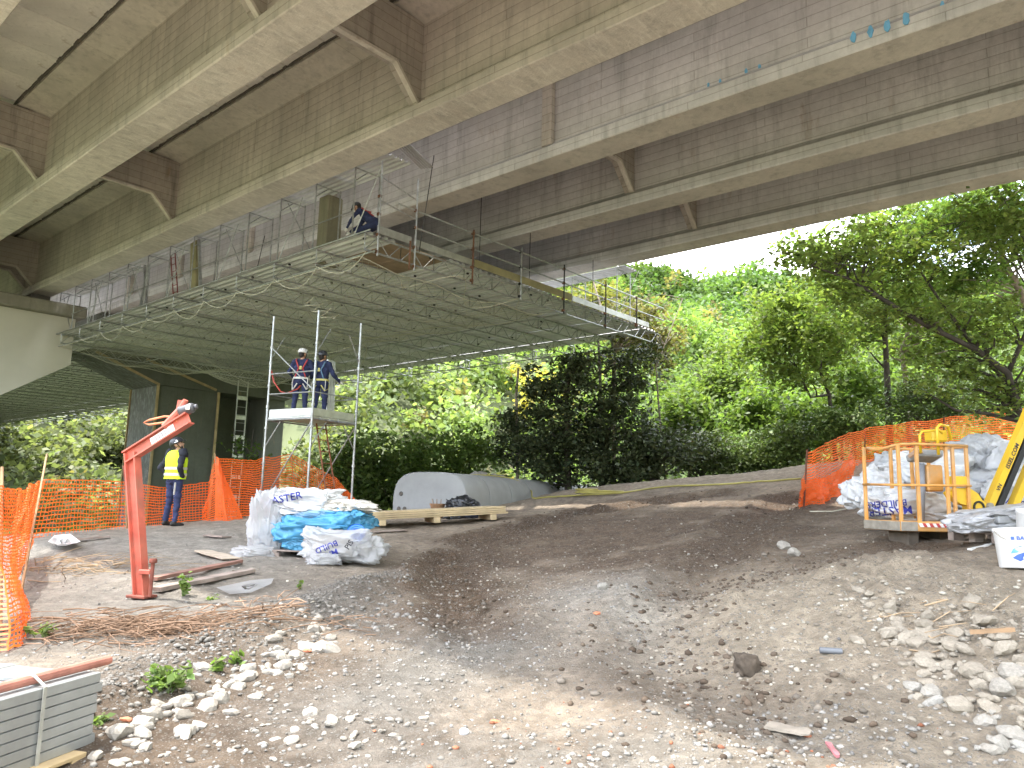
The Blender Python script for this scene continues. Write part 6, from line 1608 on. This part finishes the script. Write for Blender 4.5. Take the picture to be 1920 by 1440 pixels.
# small weeds on the gravel
def weed(px, py, r_, h, n, label, size=.035, col=(.13, .25, .04)):
    p = G(px, py); rng = np.random.default_rng(px); t = thing('weed', label, 'weed', p)
    ns = max(4, n // 12); m = MB(); tips = []
    for k in range(ns):
        a = rng.uniform(0, 2 * PI); rr_ = r_ * rng.uniform(.2, 1); q = Vector((math.cos(a) * rr_, math.sin(a) * rr_, h * rng.uniform(.35, 1))); tips.append(q); m.tube([Vector((q.x * .2, q.y * .2, -.02)), Vector((q.x * .6, q.y * .6, q.z * .6)), q], [.004, .003, .002], 4)
    tag(m.build('stems', plain('weed_stem', (.10, .16, .04), .7, bump=0), t), kind='stuff')
    P = np.array([tips[i % ns][:] for i in range(n)]) * rng.uniform(.4, 1.05, (n, 1)) + rng.normal(0, .02, (n, 3))
    P[:, 2] = np.maximum(P[:, 2], .01)
    v, q, c = leaves(P, size, np.array(col), .22, .8, .6, px); np_mesh('leaves', v, q, M_LEAF, t, c); return t
weed(343, 1118, .14, .30, 90, 'leafy green weed growing beside the foot of the lifting arm')
weed(312, 1298, .22, .20, 170, 'green weed clump on the gravel berm near the plank bundle')
weed(405, 1258, .06, .09, 26, 'small weed tuft among the white stones of the berm')
weed(440, 1245, .05, .08, 22, 'tiny weed sprig on the berm crest')
weed(562, 1105, .08, .10, 26, 'thin weed on bare soil in front of the waste bag', .025)
weed(400, 1125, .10, .04, 30, 'low weed patch near the weathered boards', .025)
weed(193, 1355, .10, .03, 30, 'flat weed beside the end of the plank bundle', .025)
weed(75, 1195, .16, .12, 60, 'green weed tuft by the crumpled netting', .03)

# ------------------------------------------------------------------ stones, gravel, litter
def rock_arr(seed, n=2, rough=.28):
    rng = np.random.default_rng(seed); v, f = ico(n); d = v.copy()
    # cut by random planes for an angular shape
    k = np.ones(len(d))
    for _ in range(9):
        p = rng.normal(size=3); p /= np.linalg.norm(p); h = rng.uniform(.55, .85); t = d @ p; k = np.where(t > 0, np.minimum(k, h / np.maximum(t, 1e-6)), k)
    return d * k[:, None] * (1 + rng.normal(0, .03, (len(d), 1))), f
def stone_mat(name, col):
    t = NT(name); v = t.coord(); oi = t.node('ShaderNodeObjectInfo')
    c = t.mix(t.noise(v, 5, 6, .65), tuple(k * .72 for k in col), tuple(min(.8, k * 1.15) for k in col))
    c = t.mix(t.math('MULTIPLY', oi.outputs['Random'], .35), c, (.26, .22, .17))
    t.set('Base Color', c); t.set('Roughness', .9); t.set('Specular IOR Level', .25); t.bump(t.noise(v, 22, 6, .65, .2, .8), .45, .02); return t.m
M_ST = stone_mat('pale_stone', (.34, .315, .275)); M_STG = stone_mat('grey_stone', (.36, .345, .31)); M_STB = stone_mat('mound_stone', (.36, .32, .26))
ROCKS = []
for i in range(10):
    v, f = rock_arr(500 + i, 2); me = bpy.data.meshes.new('stone'); me.from_pydata(v.tolist(), [], f.tolist()); me.update(); ROCKS.append(me)
def stones(spots, mat, label, group, seed, smin, smax, flat=.6):
    rng = random.Random(seed); mm = []
    for me in ROCKS:
        c = me.copy(); c.materials.append(mat); mm.append(c)
    for k, (px, py) in enumerate(spots):
        p = G(px, py); s = smin + (smax - smin) * rng.random() ** 2.2
        o = link('stone', rng.choice(mm)); o.location = (p.x, p.y, gz(p.x, p.y) + s * flat * .12); o.scale = (s * rng.uniform(.8, 1.3), s * rng.uniform(.7, 1.1), s * flat * rng.uniform(.8, 1.2)); o.rotation_euler = (rng.uniform(-.4, .4), rng.uniform(-.4, .4), rng.uniform(0, 6.3)); tag(o, label, 'stone', group)
rg = random.Random(8)
def along(pts, n, spread):
    out = []
    for _ in range(n):
        i = rg.randrange(len(pts) - 1); t = rg.random(); a, b = pts[i], pts[i + 1]; out.append((a[0] + (b[0] - a[0]) * t + rg.gauss(0, spread), a[1] + (b[1] - a[1]) * t + rg.gauss(0, spread * .45)))
    return [(min(1915, max(5, x)), min(1432, y)) for x, y in out]
stones(along([(250, 1390), (320, 1340), (400, 1300), (480, 1260), (560, 1225), (640, 1180)], 95, 34), M_ST, 'angular whitish stone in the scatter below the gravel berm', 'white stones below the berm', 1, .03, .105)
stones(along([(200, 1420), (350, 1400), (500, 1380), (640, 1350), (700, 1400)], 60, 55), M_ST, 'small whitish stone in the sunlit dirt near the plank bundle', 'small white stones in the sunlit dirt', 2, .018, .055, .5)
stones(along([(1620, 1100), (1700, 1180), (1780, 1200), (1870, 1230), (1900, 1320), (1800, 1260), (1700, 1220), (1850, 1130)], 115, 48), M_STB, 'buff stone in the rubble mound below the white tubs', 'stones of the rubble mound', 3, .035, .105)
stones(along([(1680, 1280), (1800, 1330), (1900, 1400), (1820, 1400)], 24, 40), M_STG, 'grey stone at the foot of the rubble mound', 'grey stones at the mound foot', 4, .03, .085)
for px, py, s, lab, mt in ((1905, 1275, .12, 'big pale flat stone at the side of the rubble mound', M_ST), (1880, 1303, .10, 'pointed pale stone leaning against the big flat one', M_ST), (1470, 1030, .11, 'large grey stone lump beside the dark rut below the basket', M_STG), (1490, 1042, .10, 'smaller grey stone next to the large lump below the basket', M_STG),
                           (1400, 1262, .115, 'dark clod of mud lying on the pale dirt', plain('mud_clod', (.075, .058, .042), .95, var=.3, scale=9, bump=.6)), (1128, 1105, .08, 'lone grey stone in the middle of the dirt road', M_STG)):
    p = G(px, py); o = link('stone' if 'clod' not in lab else 'mud_clod', ROCKS[int(px) % 10].copy()); o.data.materials.append(mt); o.location = (p.x, p.y, p.z + s * .32); o.scale = (s, s * .9, s * .72); o.rotation_euler = (.2, .3, px); tag(o, lab, 'stone' if 'clod' not in lab else 'mud clod')
    if 'clod' in lab:
        bpy.data.objects.remove(o); o = lump('mud_clod', (p.x, p.y, p.z + .045), (.075, .07, .075), 77, mt, None, .4, n=4, amp=.45, fold=.10, ffreq=6, planes=0); tag(o, lab, 'mud clod')
    if 'clod' in lab: o.data.polygons.foreach_set('use_smooth', [True] * len(o.data.polygons))
def gravel():
    rng = np.random.default_rng(31); base = [rock_arr(900 + i, 1) for i in range(6)]; Vs = []; Qs = []; Cs = []; off = 0
    def zone(n, cx, cy, rx, ry, smin, smax, cols):
        nonlocal off
        x = cx + rng.normal(0, rx, n); y = cy + rng.normal(0, ry, n); ok = (y > 2.6); x, y = x[ok], y[ok]; z = ground_z(x, y)
        s = smin + (smax - smin) * rng.uniform(0, 1, len(x)) ** 3
        for i in range(len(x)):
            v, f = base[i % 6]; a = rng.uniform(0, 6.28); ca, sa = math.cos(a), math.sin(a); k = rng.uniform(.7, 1.3, 3) * s[i]; k[2] *= .6
            w = v * k; w = np.stack([w[:, 0] * ca - w[:, 1] * sa, w[:, 0] * sa + w[:, 1] * ca, w[:, 2]], 1) + np.array([x[i], y[i], z[i] + k[2] * .25])
            Vs.append(w); Qs.append(f + off); off += len(w)
            c = np.array(cols[rng.integers(len(cols))]) * rng.uniform(.55, 1.0); Cs.append(np.repeat(c[None], len(w), 0))
    wh = [(.33, .31, .28), (.28, .265, .24), (.23, .215, .19), (.30, .275, .24)]; gy = [(.28, .27, .25), (.23, .22, .205), (.33, .315, .29)]; br = wh * 4 + [(.34, .14, .08)]; sd = [(.36, .32, .26), (.30, .26, .21), (.42, .39, .33)]
    def zp(px, py): p = _px_ground(px, py); return p.x, p.y
    zone(1300, *zp(1240, 1425), .9, .35, .006, .030, br); zone(700, *zp(850, 1250), .5, .55, .006, .022, wh); zone(900, *zp(480, 1350), 1.0, .55, .006, .03, wh)
    zone(900, *zp(150, 1090), 1.4, 1.6, .006, .025, gy); zone(900, *zp(420, 1230), 1.1, .6, .006, .028, gy); zone(1100, *zp(1780, 1220), .8, .9, .008, .04, sd)
    zone(900, *zp(1500, 1250), 1.0, 1.3, .005, .022, sd); zone(700, *zp(1150, 1140), .6, 1.3, .006, .024, gy); zone(700, *zp(1200, 1030), 2.4, 2.4, .008, .03, sd); zone(500, *zp(850, 1080), 1.3, 1.4, .006, .03, sd)
    for (ax_, ay_), (bx_, by_) in zip(BERM[:-1], BERM[1:]):
        for k_ in range(4): zone(170, ax_ + (bx_ - ax_) * k_ / 4, ay_ + (by_ - ay_) * k_ / 4, .24, .24, .006, .034, [(.20, .187, .165), (.24, .225, .20), (.17, .158, .14)])
    md_ = [(.125, .092, .066), (.10, .074, .053), (.15, .115, .085), (.22, .19, .155)]
    for P_ in (RUT_A, RUT_B, RUT_C):
        for (ax_, ay_), (bx_, by_) in zip(P_[:-1], P_[1:]):
            for k_ in range(3): zone(70, ax_ + (bx_ - ax_) * k_ / 3, ay_ + (by_ - ay_) * k_ / 3, .42, .42, .008, .045, md_)
    zone(900, *zp(1150, 1180), .9, 1.2, .005, .02, gy + sd); zone(900, *zp(1000, 1120), 1.4, 1.4, .006, .025, sd); zone(700, *zp(1600, 1150), 1.2, 1.0, .006, .025, sd)
    zone(500, *zp(620, 1160), .6, .6, .008, .045, wh); zone(400, *zp(1740, 1400), .8, .4, .006, .025, gy)
    t = NT('gravel_stone'); a_ = t.node('ShaderNodeAttribute', attribute_name='Col'); t.set('Base Color', a_.outputs['Color']); t.set('Roughness', .9); t.set('Specular IOR Level', .25)
    o = np_mesh('gravel', np.concatenate(Vs), np.concatenate(Qs), t.m, None, np.concatenate(Cs), tris=True); return tag(o, 'loose gravel and rubble chips strewn over the dirt', 'gravel', kind='stuff')
gravel()
# dry brushwood by the lifting arm
def brush(px, py, rx, ry, n, label, col, L0=.12, L1=.55, sd=1):
    p = G(px, py); rng = random.Random(sd); t = thing('brushwood', label, 'brushwood', p); m = MB()
    for k in range(n):
        x, y = rng.gauss(0, rx), rng.gauss(0, ry); a = rng.gauss(.25, .8); L = rng.uniform(L0, L1); z = gz(p.x + x, p.y + y) - p.z + rng.random() ** 2 * .16
        q = Vector((x, y, z)); d = Vector((math.cos(a), math.sin(a), rng.gauss(0, .16))) * L; md = q + d * .5 + Vector((rng.gauss(0, .05), rng.gauss(0, .05), rng.uniform(0, .05))); r_ = rng.uniform(.003, .008)
        e_ = q + d; e_.z = max(e_.z, gz(p.x + e_.x, p.y + e_.y) - p.z); m.tube([q, md, e_], [r_, r_ * .8, r_ * .5], 4)
    return tag(m.build('twigs', plain('dry_twig_' + str(sd), col, .9, var=.35, scale=5, bump=0), t), kind='stuff')
brush(250, 1192, .62, .22, 420, 'heap of dry reddish twigs between the netting and the berm', (.17, .105, .065), sd=1)
brush(160, 1070, .55, .35, 120, 'loose straw coloured twigs on the gravel below the left netting', (.28, .21, .13), sd=2)
brush(520, 1145, .5, .12, 60, 'thin line of dry twigs on the soil before the waste bag', (.26, .17, .11), .08, .3, sd=3)
brush(1790, 1200, .35, .5, 16, 'few broken sticks poking out of the rubble mound', (.36, .26, .16), .2, .5, sd=4)
# litter
ground_board((1438, 1362), (1520, 1378), .16, .012, plain('card_scrap', (.27, .235, .19), .9), 'curled cardboard scrap on the white gravel', .0)
ground_board((1552, 1400), (1572, 1425), .03, .015, plain('pink_strip', (.38, .14, .15), .7), 'pinkish plastic strip on the white gravel', .01)
ground_board((1820, 1200), (1905, 1196), .045, .03, plain('orange_wood', (.28, .18, .10), .8), 'orange brown stick lying over the rubble mound', .04)
pp_ = G(1558, 1226); t = thing('pipe_offcut', 'short grey pipe offcut lying on the pale dirt', 'pipe', (pp_.x, pp_.y, pp_.z + .02), R(-14)); t.scale = (.75,) * 3
m = MB(); n = 16; vs = []
for x, r_ in ((-.11, .032), (.11, .032), (.11, .026), (-.11, .026)): vs += [(x, r_ * math.cos(2 * PI * k / n), r_ * math.sin(2 * PI * k / n)) for k in range(n)]
m._add(vs, [(j * n + k, j * n + (k + 1) % n, ((j + 1) % 4) * n + (k + 1) % n, ((j + 1) % 4) * n + k) for j in range(4) for k in range(n)]); m.build('tube', plain('grey_pvc', (.14, .15, .165), .5, var=.1, bump=0), t, smooth=False)
pc_ = G(870, 1375); m = MB(); m.lathe([(.0, 0), (.03, 0), (.032, .022), (.026, .028), (.02, .03), (0, .03)], (0, 0, 0), 14); o = m.build('bottle_cap', plain('grey_cap', (.42, .42, .42), .5, bump=0)); o.location = pc_ + Vector((0, 0, -.004)); o.rotation_euler = (.3, .1, 0); tag(o, 'small grey plastic cap lying on the gravel', 'cap')
for i, (px, py, lab) in enumerate(((1120, 1152, 'orange brick chip in the middle of the road'), (928, 1356, 'orange brick chip near the grey cap'), (575, 1222, 'pinkish brick piece among the berm stones'), (235, 1352, 'orange brick chip beside the plank bundle'))):
    p = G(px, py); o = link('brick_chip', ROCKS[i].copy()); o.data.materials.append(plain('brick_orange', (.46, .17, .09), .9)); o.location = p + Vector((0, 0, .008)); o.scale = (.045, .03, .022); tag(o, lab, 'brick chip')
